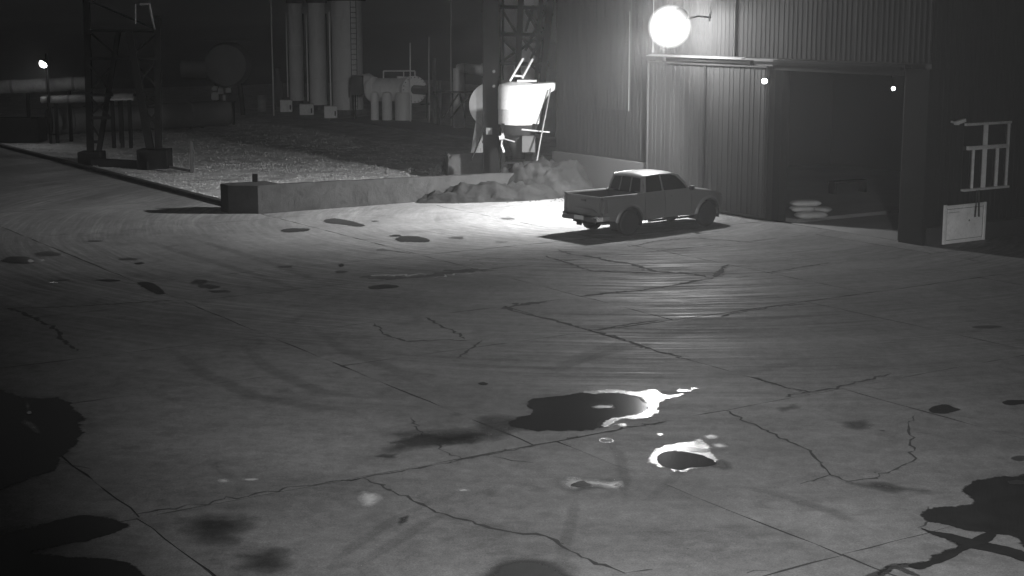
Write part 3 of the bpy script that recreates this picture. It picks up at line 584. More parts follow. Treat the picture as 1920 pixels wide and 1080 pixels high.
# ------------------------------------------------------------------ lamps
t = thing('floodlight', 'blazing floodlight on a short arm high on the hall wall above the truck', 'floodlight', ab(*toab(LAMP)[:1], 0, 6.4))
bpy.context.view_layer.update()
wl = ab(toab(LAMP)[0], -.05, 6.4)
obj('arm', MB().tube([wl, wl-BV*.55+Vector((0, 0, .05)), LAMP+Vector((.15, .08, .1))], .03), M['steel'], t, True)
obj('base_plate', MB().beam(wl+Vector((0, 0, -.12)), wl+Vector((0, 0, .12)), .2, .04), M['steel'], t, True)
up = Vector((0, 0, 1)); qx = LAMP_AIM.to_track_quat('Z', 'Y').to_matrix().to_4x4()
obj('housing', MB().lathe([(.1, -.62), (.2, -.56), (.26, -.42), (.24, -.36)], 20, Matrix.Translation(LAMP) @ qx), M['steel'], t, True, smooth=40)
obj('lens', MB().lathe([(.72*math.sin(q_*math.pi/28), -.72*math.cos(q_*math.pi/28)+.1) for q_ in range(1, 28)], 48, Matrix.Translation(LAMP) @ qx), M['glare_ball'], t, True, smooth=60)  # ball much larger than the lamp, added as its painted glare
for l_ in (flood, spill): l_.parent = t; l_.location = Vector(l_.location)-t.location
GL = (6.3, -.5, 4.45)
def small_lamp(name, p, wallp, aim, label, r, glow, power=0):
    t = thing(name, label, 'lamp', wallp); aim = Vector(aim).normalized(); qm = Matrix.Translation(Vector(p)) @ aim.to_track_quat('Z', 'Y').to_matrix().to_4x4()
    obj('arm', MB().tube([wallp, p], .02, 6), M['steel'], t, True)
    obj('shade', MB().lathe([(r*.5, -r*1.3), (r*1.15, -.01), (r*1.1, .0)], 14, qm), M['steel'], t, True, smooth=40)
    obj('bulb', MB().lathe([(r, .0), (r*.8, r*.5), (r*.2, r*.75)], 14, qm), M[glow], t, True, smooth=60)
    if power:
        s = spot('lamp_beam', Vector(p)+aim*r-Vector(wallp), aim, power, 150, 1, .05); s.parent = t
g0 = ab(*GL)
small_lamp('gate_lamp', g0, ab(GL[0]+.12, -.30, GL[2]+.12), (-.3, -.95, -.3), 'small bright lamp on the gate leaf beside the dark opening', .085, 'glow_small', 60)
q = PD(1675, 166, 58); small_lamp('hall_lamp', q, q+Vector((0, .5, .6)), (-.1, -1, -.1), 'tiny bright lamp inside the dark hall, seen through the gate', .07, 'glow_small')
q = PD(81, 120, 78); small_lamp('yard_lamp', q, Vector((q.x, q.y+.6, q.z+.2)), (-.45, -.7, -.75), 'distant bright lamp above the lagged pipe at the left', .2, 'glow_far', 90)
mast = obj('mast', MB().cyl((q.x, q.y+.6, 0), (q.x, q.y+.6, q.z+.5), .07), M['steel']); tag(mast, 'thin dark mast that carries the distant lamp at the left', 'mast')

# ------------------------------------------------------------------ pickup truck
TR = thing('pickup_truck', 'grey double cab pickup truck beside the hall wall, its empty bed towards the camera', 'pickup truck', (4.118, 47.46, 0), .6693)
XR, XC, XN, RZ = -2.52, -.86, 2.6, 1.2
def wid(x, z):
    y = .925
    if z > .8: y -= (z-.8)**2*.22
    if z < .7: y -= (.7-z)**2*.35
    if x > 1.9: y -= ((x-1.9)/.7)**2*.17
    if x < -2.3: y -= ((-2.3-x)/.25)**2*.02
    return y
def arch(cx, r, n=12, z0=.42):
    t0 = math.asin((z0-.38)/r); return [(cx-r*math.cos(t0+(math.pi-2*t0)*i/n), .38+r*math.sin(t0+(math.pi-2*t0)*i/n)) for i in range(n+1)]
def side_panel(name, poly, sgn, mt='paint', th=.035, push=0., parent=TR, xcuts=(), zcuts=()):
    bm = bmesh.new(); f = bm.faces.new([bm.verts.new((x, 0, z)) for x, z in poly])
    for zc in list(zcuts) or [.5, .6, .7, .8, .9, 1.0, 1.1, 1.18]:
        bmesh.ops.bisect_plane(bm, geom=bm.verts[:]+bm.edges[:]+bm.faces[:], plane_co=(0, 0, zc), plane_no=(0, 0, 1))
    for xc in list(xcuts) or [-2.4, -2.2, 1.9, 2.1, 2.25, 2.4, 2.5]:
        bmesh.ops.bisect_plane(bm, geom=bm.verts[:]+bm.edges[:]+bm.faces[:], plane_co=(xc, 0, 0), plane_no=(1, 0, 0))
    for v in bm.verts: v.co.y = sgn*(wid(v.co.x, v.co.z)+push)
    bm.normal_update(); me = bpy.data.meshes.new(name)
    for f in bm.faces:
        if f.normal.y*sgn < 0: f.normal_flip()
    bm.to_mesh(me); bm.free(); me.materials.append(M[mt])
    o = link(name, me, parent); s = o.modifiers.new('solid', 'SOLIDIFY'); s.thickness = th; s.offset = -1; return o
for s in (-1, 1):
    # cargo bed side with rear arch
    side_panel('bed_side', [(XR, .52), (-2.02, .46)]+arch(-1.47, .5)[0:]+[(-.9, .44), (XC-.02, .44), (XC-.02, RZ), (XR, RZ)], s)
    side_panel('rear_door', [(XC, .44), (-.86+.02, .44), (-.05, .42), (-.05, 1.24), (XC, 1.22)], s)
    side_panel('front_door', [(-.035, .42), (1.08, .42), (1.08, 1.0), (1.02, 1.25), (-.035, 1.24)], s)
    side_panel('front_fender', [(1.095, .42)]+arch(1.83, .5)+[(2.36, .42), (XN-.03, .42), (XN, .55), (XN-.04, .9), (2.42, 1.0), (2.1, 1.09), (1.03, 1.25), (1.095, 1.0)], s)
    for cx in (-1.47, 1.83):   # flared arches
        rows_ = []
        for x, z in arch(cx, .5, 16, .42):
            k = (x-cx)/.5; kz = (z-.38)/.5; y = wid(x, z); rows_.append([(x, s*(y-.01), z), (x, s*(y+.045), z+.0), (x+k*.05, s*(y+.04), z+kz*.05), (x+k*.085, s*(y-.005), z+kz*.085)])
        obj('arch_flare', MB().grid(rows_), M['paint'], TR, smooth=50)
        inner = [[(x, s*.9, z), (x, s*.55, z)] for x, z in arch(cx, .5, 12, .25)]
        obj('wheel_well', MB().grid(inner), M['trim'], TR)
    obj('sill_step', MB().tube([(-.75, s*.93, .38), (1.2, s*.93, .38)], .035), M['chrome'] if False else M['trim'], TR)
    obj('door_handle', MB().box((-.2-.35, s*.915, 1.08), (.16, .03, .035)), M['paint'], TR, bevel=.008)
    obj('door_handle', MB().box((.28, s*.918, 1.08), (.16, .03, .035)), M['paint'], TR, bevel=.008)
    mi = obj('mirror', MB().box((1.0, s*1.0, 1.28), (.09, .18, .13)).box((.98, s*.93, 1.28), (.05, .1, .04)), M['trim'], TR, bevel=.02)
    obj('headlight', MB().prism([(2.5, s*.62, .82), (2.62, s*.5, .82), (2.6, s*.5, .96), (2.3, s*.8, 1.0), (2.36, s*.82, .86)], (0, 0, .03)), M['lens'], TR)
    obj('tail_light', MB().prism([(XR-.012, s*.77, .72), (XR-.012, s*.925, .72), (XR+.12, s*.937, .76), (XR+.1, s*.915, 1.14), (XR-.012, s*.9, 1.14), (XR-.012, s*.77, 1.14)], (.02, 0, 0)), M['lens'], TR)
    obj('bed_rail', MB().grid([[(x, s*.80, RZ+.005), (x, s*.81, RZ+.028), (x, s*.90, RZ+.028), (x, s*.918, RZ-.01)] for x in (XR, -1.7, XC-.03)]), M['paint'], TR, smooth=40)
    obj('mud_flap', MB().box((-2.0, s*.8, .33), (.015, .24, .3)), M['rubber'], TR)
# bed inside
bed = MB().box((-1.69, 0, .64), (1.62, 1.5, .03)); obj('bed_floor', bed, M['trim'], TR)
obj('bed_liner', MB().box((-1.69, .78, .92), (1.62, .03, .56)).box((-1.69, -.78, .92), (1.62, .03, .56)).box((XC-.03, 0, .92), (.03, 1.56, .56)), M['trim'], TR)
for cx in (-1.47,):
    for s in (-1, 1): obj('bed_wheel_box', MB().box((cx, s*.66, .76), (.8, .22, .22)), M['trim'], TR, bevel=.04)
# tailgate
tg = obj('tailgate', MB().box((XR+.02, 0, .915), (.05, 1.52, .57)), M['paint'], TR, bevel=.012)
obj('tailgate_ridge', MB().prism([(XR-.006, -.66, .69), (XR-.055, -.48, .82), (XR-.055, .48, .82), (XR-.006, .66, .69), (XR-.006, .6, .67), (XR-.006, -.6, .67)], (.02, 0, 0)).box((XR-.008, 0, 1.155), (.02, 1.5, .035)), M['paint'], tg)
obj('tailgate_handle', MB().box((XR-.012, 0, 1.06), (.03, .22, .06)), M['trim'], tg, bevel=.008)
for s in (-1, 1): obj('tailgate_crease', MB().box((XR-.007, s*.7, .92), (.012, .02, .46)), M['paint'], tg)
rb = obj('rear_bumper', MB().box((XR-.1, 0, .53), (.18, 1.5, .12)).prism([(XR-.19, .6, .48), (XR-.19, .8, .5), (XR, .93, .5), (XR+.3, .93, .5), (XR+.3, .93, .64), (XR, .93, .64), (XR-.16, .82, .64), (XR-.19, .6, .6)], (0, 0, .001)), M['trim'], TR, bevel=.015)
for s in (-1, 1): obj('bumper_end', MB().prism([(XR-.19, s*.55, .47), (XR-.17, s*.78, .48), (XR-.05, s*.92, .5), (XR+.2, s*.935, .5), (XR+.2, s*.88, .5), (XR, s*.7, .5)], (0, 0, .15)), M['chrome'], rb, bevel=.01)
obj('number_plate', MB().box((XR-.195, 0, .56), (.01, .42, .12)), M['plate'], TR)
obj('tow_bar', MB().box((XR-.05, 0, .42), (.2, .1, .08)).box((XR+.1, 0, .40), (.1, 1.1, .07)), M['steel'], TR)
# lower body and chassis
obj('chassis', MB().box((0, .42, .44), (4.6, .1, .14)).box((0, -.42, .44), (4.6, .1, .14)).box((-1.47, 0, .38), (.12, 1.4, .12)).box((1.83, 0, .36), (.12, 1.4, .1)).box((-.9, 0, .42), (.1, .9, .1)).box((.1, .0, .45), (1.9, 1.7, .06)).cyl((-1.47, 0, .24), (-1.47, 0, .52), .13, n=12), M['trim'], TR)
obj('exhaust', MB().tube([(-2.3, -.5, .36), (-1.0, -.55, .36), (.5, -.4, .36)], .03), M['rust'], TR)
obj('spare_wheel', MB().lathe([(.1, -.1), (.32, -.1), (.36, -.05), (.36, .05), (.32, .1), (.1, .1)], 20, Matrix.Translation((-2.12, 0, .42))), M['rubber'], TR)
# bonnet and front
def hoodrow(x, z, wy, crown=.035):
    return [(x, wy*j/6, z+crown*(1-(j/6)**2)-(.03 if abs(j) == 6 else 0)) for j in range(-6, 7)]
obj('bonnet', MB().grid([hoodrow(1.02, 1.235, .86), hoodrow(1.4, 1.205, .85), hoodrow(1.9, 1.13, .83, .04), hoodrow(2.25, 1.055, .78, .045), hoodrow(2.45, .99, .72, .04), hoodrow(2.53, .92, .68, .02)]), M['paint'], TR, smooth=40)
obj('bonnet_ridge', MB().prism([(1.2, .5, 1.24), (2.3, .42, 1.07), (2.3, .36, 1.08), (1.2, .42, 1.245)], (0, 0, .02)).prism([(1.2, -.5, 1.24), (2.3, -.42, 1.07), (2.3, -.36, 1.08), (1.2, -.42, 1.245)], (0, 0, .02)), M['paint'], TR)
obj('grille', MB().box((2.56, 0, .78), (.08, 1.3, .28)), M['trim'], TR, bevel=.02)
obj('front_bumper', MB().prism([(2.5, -.85, .36), (2.66, -.6, .36), (2.72, 0, .36), (2.66, .6, .36), (2.5, .85, .36), (2.3, .86, .36), (2.3, -.86, .36)], (0, 0, .27)), M['paint'], TR, bevel=.03)
obj('firewall', MB().box((1.0, 0, .85), (.05, 1.66, .7)), M['trim'], TR)
# cab: glass house, pillars, roof
def ring(z, xr, xf, yr, yf, n=8):  # closed plan at height z
    pts = [(xr, -yr, z), (0, -(yr+.01), z), (xf, -yf, z)] + [(xf+.05*(1-(j/3)**2), yf*j/3, z) for j in (-2, -1, 0, 1, 2)] + [(xf, yf, z), (0, yr+.01, z), (xr, yr, z)] + [(xr-.03*(1-(j/2)**2), yr*j/2, z) for j in (1, 0, -1)]
    return pts
r0 = ring(1.19, -.86, 1.04, .80, .80); r1 = ring(1.45, -.80, .84, .735, .725); r2 = ring(1.69, -.74, .56, .64, .625)
vs = r0+r1+r2; n = len(r0); fs = [(i*n+k, i*n+(k+1) % n, (i+1)*n+(k+1) % n, (i+1)*n+k) for i in (0, 1) for k in range(n)]
gh = obj('cab_glass', MB().add(vs, fs), M['glass'], TR, smooth=30)
obj('roof', MB().grid([[(x, y*k, z+.06*(1-(j/6)**2)) for j, k in ((j, j/6) for j in range(-6, 7))] for x, y, z in ((-.79, .60, 1.655), (-.74, .655, 1.70), (-.6, .67, 1.715), (-.1, .68, 1.735), (.35, .67, 1.728), (.64, .65, 1.69), (.72, .62, 1.645))]), M['paint'], TR, smooth=50)
obj('cab_floor_shell', MB().box((.05, 0, .8), (1.85, 1.62, .74)), M['trim'], TR)
for s in (-1, 1):
    def pil(name, p, q, w_, d_): obj(name, MB().beam(p, q, w_, d_), M['paint'], TR, bevel=.008)
    pil('rear_pillar', (-.82, s*.795, 1.2), (-.70, s*.635, 1.70), .13, .05)
    pil('middle_pillar', (-.045, s*.815, 1.22), (-.06, s*.645, 1.71), .07, .04)
    obj('front_pillar', MB().sweep([(1.06, s*.81, 1.22), (.87, s*.74, 1.46), (.66, s*.66, 1.67), (.45, s*.655, 1.71)], .032, 8), M['paint'], TR, smooth=40)
    obj('roof_gutter', MB().tube([(-.72, s*.65, 1.70), (-.1, s*.68, 1.73), (.5, s*.655, 1.71)], .018), M['paint'], TR)
    obj('belt_trim', MB().tube([(-.84, s*.835, 1.225), (1.0, s*.835, 1.235)], .018), M['paint'], TR)
for y in (-.22, .22): obj('rear_window_bar', MB().beam((-.885, y*1.1, 1.22), (-.765, y, 1.66), .035), M['paint'], TR)
obj('rear_window_frame', MB().tube([(-.88, -.72, 1.22), (-.75, -.6, 1.66), (-.765, 0, 1.68), (-.75, .6, 1.66), (-.88, .72, 1.22)], .025), M['paint'], TR)
obj('rear_cab_panel', MB().box((XC+.01, 0, .85), (.04, 1.68, .78)), M['paint'], TR)
# wheels
def wheel(x, y, s):
    Mx = Matrix.Translation((x, y, .38)) @ Matrix.Rotation(math.pi/2*(-s), 4, 'X')
    prof = [(.24, -.1), (.3, -.118), (.355, -.108), (.378, -.085), (.38, -.05), (.38, .05), (.378, .085), (.355, .108), (.3, .118), (.24, .1)]
    w_ = obj('wheel', MB().lathe(prof, 32, Mx), M['rubber'], TR, smooth=40)
    rb_ = MB().lathe([(.235, -.09), (.245, .05), (.25, .1), (.235, .095), (.215, .03), (.2, -.0), (.2, -.04), (.01, -.04)], 28, Mx)
    for k in range(6):
        A_ = Mx @ Matrix.Rotation(k*math.pi/3, 4, 'Z'); rb_.prism([(-.028, .03, .06), (.028, .03, .06), (.045, .225, .085), (-.045, .225, .085)], (0, 0, -.03), A_)
    rb_.lathe([(.06, .0), (.06, .075), (.035, .085), (.01, .085)], 12, Mx); obj('rim', rb_, M['rim'], w_, smooth=30)
for x in (-1.47, 1.83):
    for s in (-1, 1): wheel(x, s*.79, s)

# ------------------------------------------------------------------ hopper beside the end of the hall
HC = Vector((PD(972, 190, 59.6).x, 59.6, 0))
t = thing('hopper', 'round white steel hopper with a flared spout standing at the end of the hall', 'hopper', HC)
obj('lower_band', MB().lathe([(.6, 2.34), (.77, 2.35), (.772, 2.93)], 40), M['frame'], t, smooth=40)
obj('drum', MB().lathe([(.775, 2.93), (.795, 2.935), (.785, 2.95), (.785, 3.72), (.74, 3.84), (.4, 3.95), (.02, 3.98)], 40), M['white'], t, smooth=40)
obj('cone', MB().lathe([(.785, 2.35), (.26, 1.25), (.24, 1.0)], 32), M['rwall'], t, smooth=40)
pf = [(.2, 3.86), (1.36, 3.95), (1.4, 3.9), (1.38, 3.66), (1.25, 3.58), (1.08, 3.4), (.93, 3.1), (.82, 2.7), (.775, 2.36), (.2, 2.36)]
obj('flared_spout', MB().prism([(x, -.5, z) for x, z in pf], (0, .95, 0)), M['white'], t, bevel=.03)
obj('lid', MB().box((.32, 0, 4.0), (.75, .8, .07)), M['white'], t, bevel=.01)
def hp(px, py, D=59.2): return PD(px, py, D)-HC
obj('ladder_rail', MB().cyl(hp(956, 152), hp(981, 109), .045, n=8), M['white'], t); obj('ladder_rail', MB().cyl(hp(979, 147), hp(999, 110), .045, n=8), M['white'], t)
obj('ladder_rung', MB().cyl(hp(962, 142), hp(980, 143), .04, n=8), M['white'], t)
for x in (-.6, .6):
    for y in (-.5, .5): obj('leg', MB().beam((x, y, 0), (x*.97, y, 2.4), .12), M['steel'], t)
for z in (.9, 1.9): obj('cross_brace', MB().beam((-.6, -.5, z), (.6, -.5, z), .08).beam((.6, -.5, z), (.6, .5, z), .08), M['steel'], t)
obj('spout_pipe', MB().cyl(hp(978, 243, 58.4), hp(1030, 248, 58.8), .03, n=8), M['galv'], t)
obj('slack_hose', MB().sweep([hp(1032, 166, 58.9), hp(1027, 195, 58.7), hp(1020, 230, 58.4), hp(1013, 265, 58.1), hp(1006, 305, 57.9)], .03, 8), M['lagging'], t, smooth=60)
obj('control_box', MB().box(tuple(hp(991, 270, 58.9)), (.5, .2, .62)), M['tank'], t, bevel=.01)
t = thing('valve', 'small shiny valve with a bent handle in front of the dark hopper legs', 'valve', PD(941, 262, 58.5))
vb = Vector(t.location)
obj('valve_body', MB().cyl(PD(936, 259, 58.4), PD(946, 257, 58.4), .09, n=10).cyl(PD(941, 262, 58.4), PD(942, 250, 58.4), .05, n=8), M['galv'], t, True, smooth=40)
obj('handle', MB().cyl(PD(944, 260, 58.4), PD(965, 266, 58.3), .025, n=8), M['galv'], t, True)
obj('drain_pipe', MB().cyl(PD(941, 262, 58.45), PD(940, 272, 58.45), .03, n=8).cyl(PD(940, 272, 58.45), PD(945, 286, 58.4), .045, n=8), M['galv'], t, True)
# dark duct column
c = PD(921, 300, 60.3); t = thing('duct_column', 'broad dark steel duct rising just left of the white hopper', 'column', (c.x, c.y, 0))
obj('duct', MB().box((0, 0, 5.4), (.64, .5, 10.8)), M['steel'], t, bevel=.02)
for z in (1.6, 4.1, 6.6): obj('flange', MB().box((0, 0, z), (.7, .56, .06)), M['steel'], t)
obj('junction_box', MB().box(tuple(PD(917, 246, 59.9)-Vector((c.x, c.y, 0))), (.24, .1, .26)), M['lagging'], t, bevel=.01)
for py, r_ in ((134, .05), (162, .05)):
    o_ = MB().cyl(PD(926, py, 59.98)-Vector((c.x, c.y, 0)), PD(926, py, 59.9)-Vector((c.x, c.y, 0)), .06, n=10); obj('gauge', o_, M['lagging'], t)
obj('stay', MB().cyl(PD(884, 300, 59)-Vector((c.x, c.y, 0)), PD(907, 244, 60)-Vector((c.x, c.y, 0)), .03, n=6), M['steel'], t)
# skip (open steel box)
s0 = PD(882, 296, 62); t = thing('steel_skip', 'dark open steel box on the gravel left of the duct', 'skip', (s0.x, 62, 0), .15)
b_ = MB()
for x, y, sx, sy in ((0, -.5, 1.9, .04), (0, .5, 1.9, .04), (-.93, 0, .04, .96), (.93, 0, .04, .96)): b_.box((x, y, .5), (sx, sy, .95))
obj('box_wall', b_, M['rust'], t); obj('box_floor', MB().box((0, 0, .08), (1.85, .96, .05)), M['rust'], t); obj('box_rim', MB().box((0, -.53, .99), (1.98, .06, .05)).box((-.96, 0, .99), (.06, 1.0, .05)), M['rust'], t)
# half-hidden round vessel
t0_ = PD(897, 197, 66); t = thing('drum_vessel', 'pale round vessel on a sloping stand, half hidden by the duct', 'vessel', (t0_.x, 66, 0))
obj('dish', MB().lathe([(.95, -.3), (.95, .0), (.7, .12), (.05, .18)], 30, Matrix.Translation((.55, 0, t0_.z)) @ Matrix.Rotation(math.pi/2, 4, 'X')), M['silo2'], t, smooth=40)
obj('stand', MB().prism([(-.35, .1, .6), (.5, .1, .6), (.4, .1, 2.4), (-.05, .1, 2.4)], (0, .06, 0)).box((-.2, 0, .3), (.12, .12, .6)), M['silo'], t)

# ------------------------------------------------------------------ heaps
def heap(name, outline, hf, m, label, cat, res=46):
    xs = [p.x for p in outline]; ys = [p.y for p in outline]; x0, x1, y0, y1 = min(xs), max(xs), min(ys), max(ys)
    rows_ = [[Vector((x0+(x1-x0)*i/res, y0+(y1-y0)*j/res, 0)) for j in range(res+1)] for i in range(res+1)]
    for r_ in rows_:
        for p in r_: p.z = hf(p)
    o = obj(name, MB().grid([[tuple(p) for p in r_] for r_ in rows_]), M[m], smooth=80); tag(o, label, cat); return o
def fbm(p, s): return mn.fractal(p*s, .7, 2., 5)
def hz(c, rx, ry, h, rot=0., flat=1., rough=.1):
    cr, sr = math.cos(rot), math.sin(rot)
    def f(p):
        d = p-c; x = (d.x*cr+d.y*sr)/rx; y = (-d.x*sr+d.y*cr)/ry; r = math.sqrt(x*x+y*y)+.13*fbm(Vector((p.x, p.y, 1)), 1.1)
        k = max(0, 1-r)
        return min(h*flat, h*k*1.35)+(rough*(fbm(Vector((p.x, p.y, 3)), 1.5)+.5*fbm(Vector((p.x, p.y, 9)), 4.5)-.3*abs(fbm(Vector((p.x, p.y, 5)), 3.)))*min(1, k*4)) - (.06 if k <= 0 else 0)
    return f
c1 = P(1022, 362); c1 = Vector((c1.x, c1.y+.7, 0))
f1 = hz(c1, 2.6, 2.0, 1.35, .3, .74, .2)
heap('sand_heap', [c1-Vector((3, 2.6, 0)), c1+Vector((3, 2.6, 0))], f1, 'sand', 'lumpy heap of sand against the hall wall behind the truck', 'sand heap', 70)
c2 = P(928, 372); c2 = Vector((c2.x, c2.y, 0))
heap('soil_heap', [c2-Vector((3.7, 2.2, 0)), c2+Vector((3.7, 2.2, 0))], hz(c2, 3.0, 1.1, .58, .35, .95, .2), 'sand', 'low spread of soil and rubble in front of the concrete wall', 'soil heap', 60)
cl = MB()
for k in range(260):
    px = R.uniform(790, 1100); py = R.uniform(366, 378)-max(0, (900-px))*.02+R.gauss(0, 2); p = P(px, py); s = R.uniform(.012, .04)
    cl.add([(p.x+s, p.y, 0), (p.x, p.y+s, 0), (p.x-s, p.y, 0), (p.x, p.y-s, 0), (p.x, p.y, s)], [(0, 1, 4), (1, 2, 4), (2, 3, 4), (3, 0, 4)])
struct(obj('crumbs', cl, M['sand']), 'stuff')
# weeds
def blades(mb, c, n, h, sp, w_=.012):
    for _ in range(n):
        a_ = R.uniform(0, 6.28); r_ = abs(R.gauss(0, sp)); b0 = c+Vector((math.cos(a_)*r_, math.sin(a_)*r_, 0)); hh = h*R.uniform(.4, 1.1)
        ln = Vector((R.gauss(0, .22), R.gauss(0, .22), 1)).normalized()*hh; side = Vector((math.cos(a_+1), math.sin(a_+1), 0))*w_*R.uniform(.6, 1.3); mid = b0+ln*.55; tip = b0+ln+Vector((ln.x*.5, ln.y*.5, -.1*hh))
        mb.add([b0-side, b0+side, mid+side*.8, mid-side*.8, tip], [(0, 1, 2, 3), (3, 2, 4)])
gm = MB()
for k in range(150):
    px = R.uniform(815, 935) if k < 110 else R.uniform(500, 960); py = 322-(px-815)*-.04+R.gauss(0, 4) if k < 110 else R.uniform(312, 340)
    p = P(px, min(py, 338)); p.z = -.02; blades(gm, p, R.randint(6, 16), R.uniform(.1, .3), .12)
for k in range(260):
    a = 17.5+R.random()*30; b = R.uniform(-12.6, 2); blades(gm, ab(a, b, 0), R.randint(3, 8), R.uniform(.05, .15), .1)
struct(obj('grass_tufts', gm, M['grass']), 'stuff')
for i, (px, py, h, lab) in enumerate(((835, 318, .75, 'tall pale weed at the left end of the grass beside the concrete wall'), (848, 320, .6, 'dense pale weed standing next to the tallest one behind the wall'), (908, 322, .9, 'tall thin weed in front of the dark duct'), (950, 318, .7, 'dim weed between the duct and the sand heap'))):
    p = P(px, py); t = thing('weed', lab, 'weed', (p.x, p.y, 0), 0, 'tall weeds behind the concrete wall')
    lf = MB(); blades(lf, Vector((0, 0, 0)), 22, h, .1, .016); obj('blade_cluster', lf, M['grass'], t)
    sm = MB()
    for k in range(5):
        x = R.gauss(0, .08); sm.tube([(x, 0, 0), (x*1.8, 0, h*R.uniform(.7, 1.15))], .008, 5)
        for z in (.4, .6, .8): sm.box((x*(1+z*.8)+R.gauss(0, .03), 0, h*z), (.06, .02, .05))
    obj('stem', sm, M['grass'], t)

# ------------------------------------------------------------------ plant in the background
def ground_at(px, D): return Vector(((px-960)/F*D*1.0, D, 0))
for px, wpx, D, lab in ((557, 26, 111, 'slimmest pale silo, leftmost of the three tall ones'), (597, 31, 106, 'middle one of the three tall pale silos'), (653, 57, 101, 'widest pale silo, right of the two slim ones')):
    q = PD(px, 190, D); r_ = wpx/2*D/F; t = thing('silo', lab, 'silo', (q.x, D, 0), 0, 'tall pale silos in the background')
    top = 7.15 if px < 640 else 7.25
    obj('silo_body', MB().lathe([(r_, .35), (r_, top), (r_*.97, top+.02)], 32), M['silo'], t, smooth=40)
    obj('silo_cap', MB().lathe([(r_*1.25, top+.02), (r_*1.25, top+.5), (r_, top+.5), (r_, 11.5), (.1, 12)], 24), M['tank'], t, smooth=40)
    for z in (2.1, 4.2, 6.3): obj('hoop', MB().lathe([(r_+.005, z), (r_+.02, z+.01), (r_+.02, z+.05), (r_+.005, z+.06)], 32), M['silo'], t, smooth=40)
    if px > 640:
        ld = MB().tube([(.35, -r_-.08, .4), (.35, -r_-.08, top)], .025, 5).tube([(.7, -r_*.9-.08, .4), (.7, -r_*.9-.08, top)], .025, 5)
        for k_ in range(20): ld.tube([(.35, -r_-.08, .6+k_*.33), (.7, -r_*.9-.08, .6+k_*.33)], .02, 5)
        obj('ladder', ld, M['tank'], t)
    obj('skirt', MB().lathe([(r_*.9, 0), (r_*.9, .35)], 20), M['tank'], t)
    for s in (-1, 1):
        if px > 640 and s > 0: continue
        obj('side_pipe', MB().cyl((s*(r_+.1), -.3, .6), (s*(r_+.1), -.3, top-.7), .05, n=8), M['silo2' if s < 0 else 'tank'], t)
for px, py, sx, sz, D, lab in ((537, 204, 22, 22, 104, 'squat pale plinth block under the leftmost silo'), (575, 207, 26, 20, 101, 'squat pale plinth block between the slim silos'), (620, 211, 24, 22, 98, 'squat pale plinth block left of the widest silo')):
    q = PD(px, 200, D); k = D/F; t = thing('plinth_block', lab, 'block', (q.x, D, 0), .1, 'blocks at the foot of the silos')
    obj('block', MB().box((0, 0, sz*k/2), (sx*k, .8, sz*k)), M['silo'], t, bevel=.02); obj('bolt', MB().box((sx*k*.35, -.42, sz*k*.4), (.08, .06, .3)), M['steel'], t)
# heat exchanger
D = 95; k = D/F
def bgp(px, py, D=D): return PD(px, py, D)
c = bgp(735, 168); t = thing('heat_exchanger', 'horizontal round vessel with a bolted flange and railing on top, right of the silos', 'vessel', (c.x, D, 0)); o_ = Vector((c.x, D, 0))
def L(px, py, D_=D): return bgp(px, py, D_)-o_
obj('shell', MB().sweep([L(697, 168), L(700, 168), L(708, 168), L(776, 168)], [.35, .6, .7, .72], 28), M['silo'], t, smooth=50)
fl = obj('flange', MB().cyl(L(772, 168, 94.6), L(777, 168, 94.2), .82, n=30), M['silo2'], t)
fl2 = obj('flange', MB().cyl(L(700, 168, 94.9), L(703, 168, 94.8), .76, n=30), M['silo'], t)
ax = (L(777, 168, 94.2)-L(772, 168, 94.6)).normalized(); ux = Vector((0, 0, 1)); vx = ax.cross(ux).normalized()
bm_ = MB()
for i in range(20):
    t_ = 2*math.pi*i/20; p = L(777.5, 168, 94.15)+(ux*math.cos(t_)+vx*math.sin(t_))*.74; bm_.cyl(p, p+ax*.05, .03, n=6)
obj('bolt_ring', bm_, M['tank'], fl)
obj('outlet_pipe', MB().cyl(L(777, 168, 94.2), L(808, 170, 93), .27, n=18), M['tank'], t, smooth=40)
obj('railing', MB().tube([L(719, 147), L(719, 133), L(778, 133), L(778, 147)], .045, 6).tube([L(757, 133), L(757, 146)], .04, 6), M['silo2'], t)
obj('nozzle', MB().cyl(L(750, 148), L(750, 143), .2, n=10).cyl(L(762, 148), L(762, 144), .28, n=10), M['silo'], t)
for px, w_, lab in ((703, 15, ''), (726, 19, ''), (757, 32, '')):
    r_ = w_/2*k; base = L(px, 220, 94.2); h = L(px, 172, 94.2).z
    obj('support_drum', MB().lathe([(r_, 0), (r_, h-.25), (r_*.8, h-.05), (r_*.3, h)], 18, Matrix.Translation((base.x, base.y, 0))), M['silo'], t, smooth=40)
obj('inlet_box', MB().box(tuple(L(670, 160, 94.5)), (.72, .8, 1.15)), M['tank'], t, bevel=.02)
obj('inlet_elbow', MB().sweep([L(680, 152), L(690, 150), L(700, 156), L(704, 168)], .42, 14), M['silo'], t, smooth=50)
for px in (662, 666): obj('stand_leg', MB().beam(L(px, 178, 94.6), Vector((L(px, 178).x, 0, 0)), .1), M['steel'], t)
pole = obj('thin_pole', MB().cyl(Vector((bgp(768, 100, 93).x, 93, 0)), bgp(769, 80, 93), .04, n=6), M['silo2']); tag(pole, 'thin pale pole standing in front of the flanged vessel', 'pole')
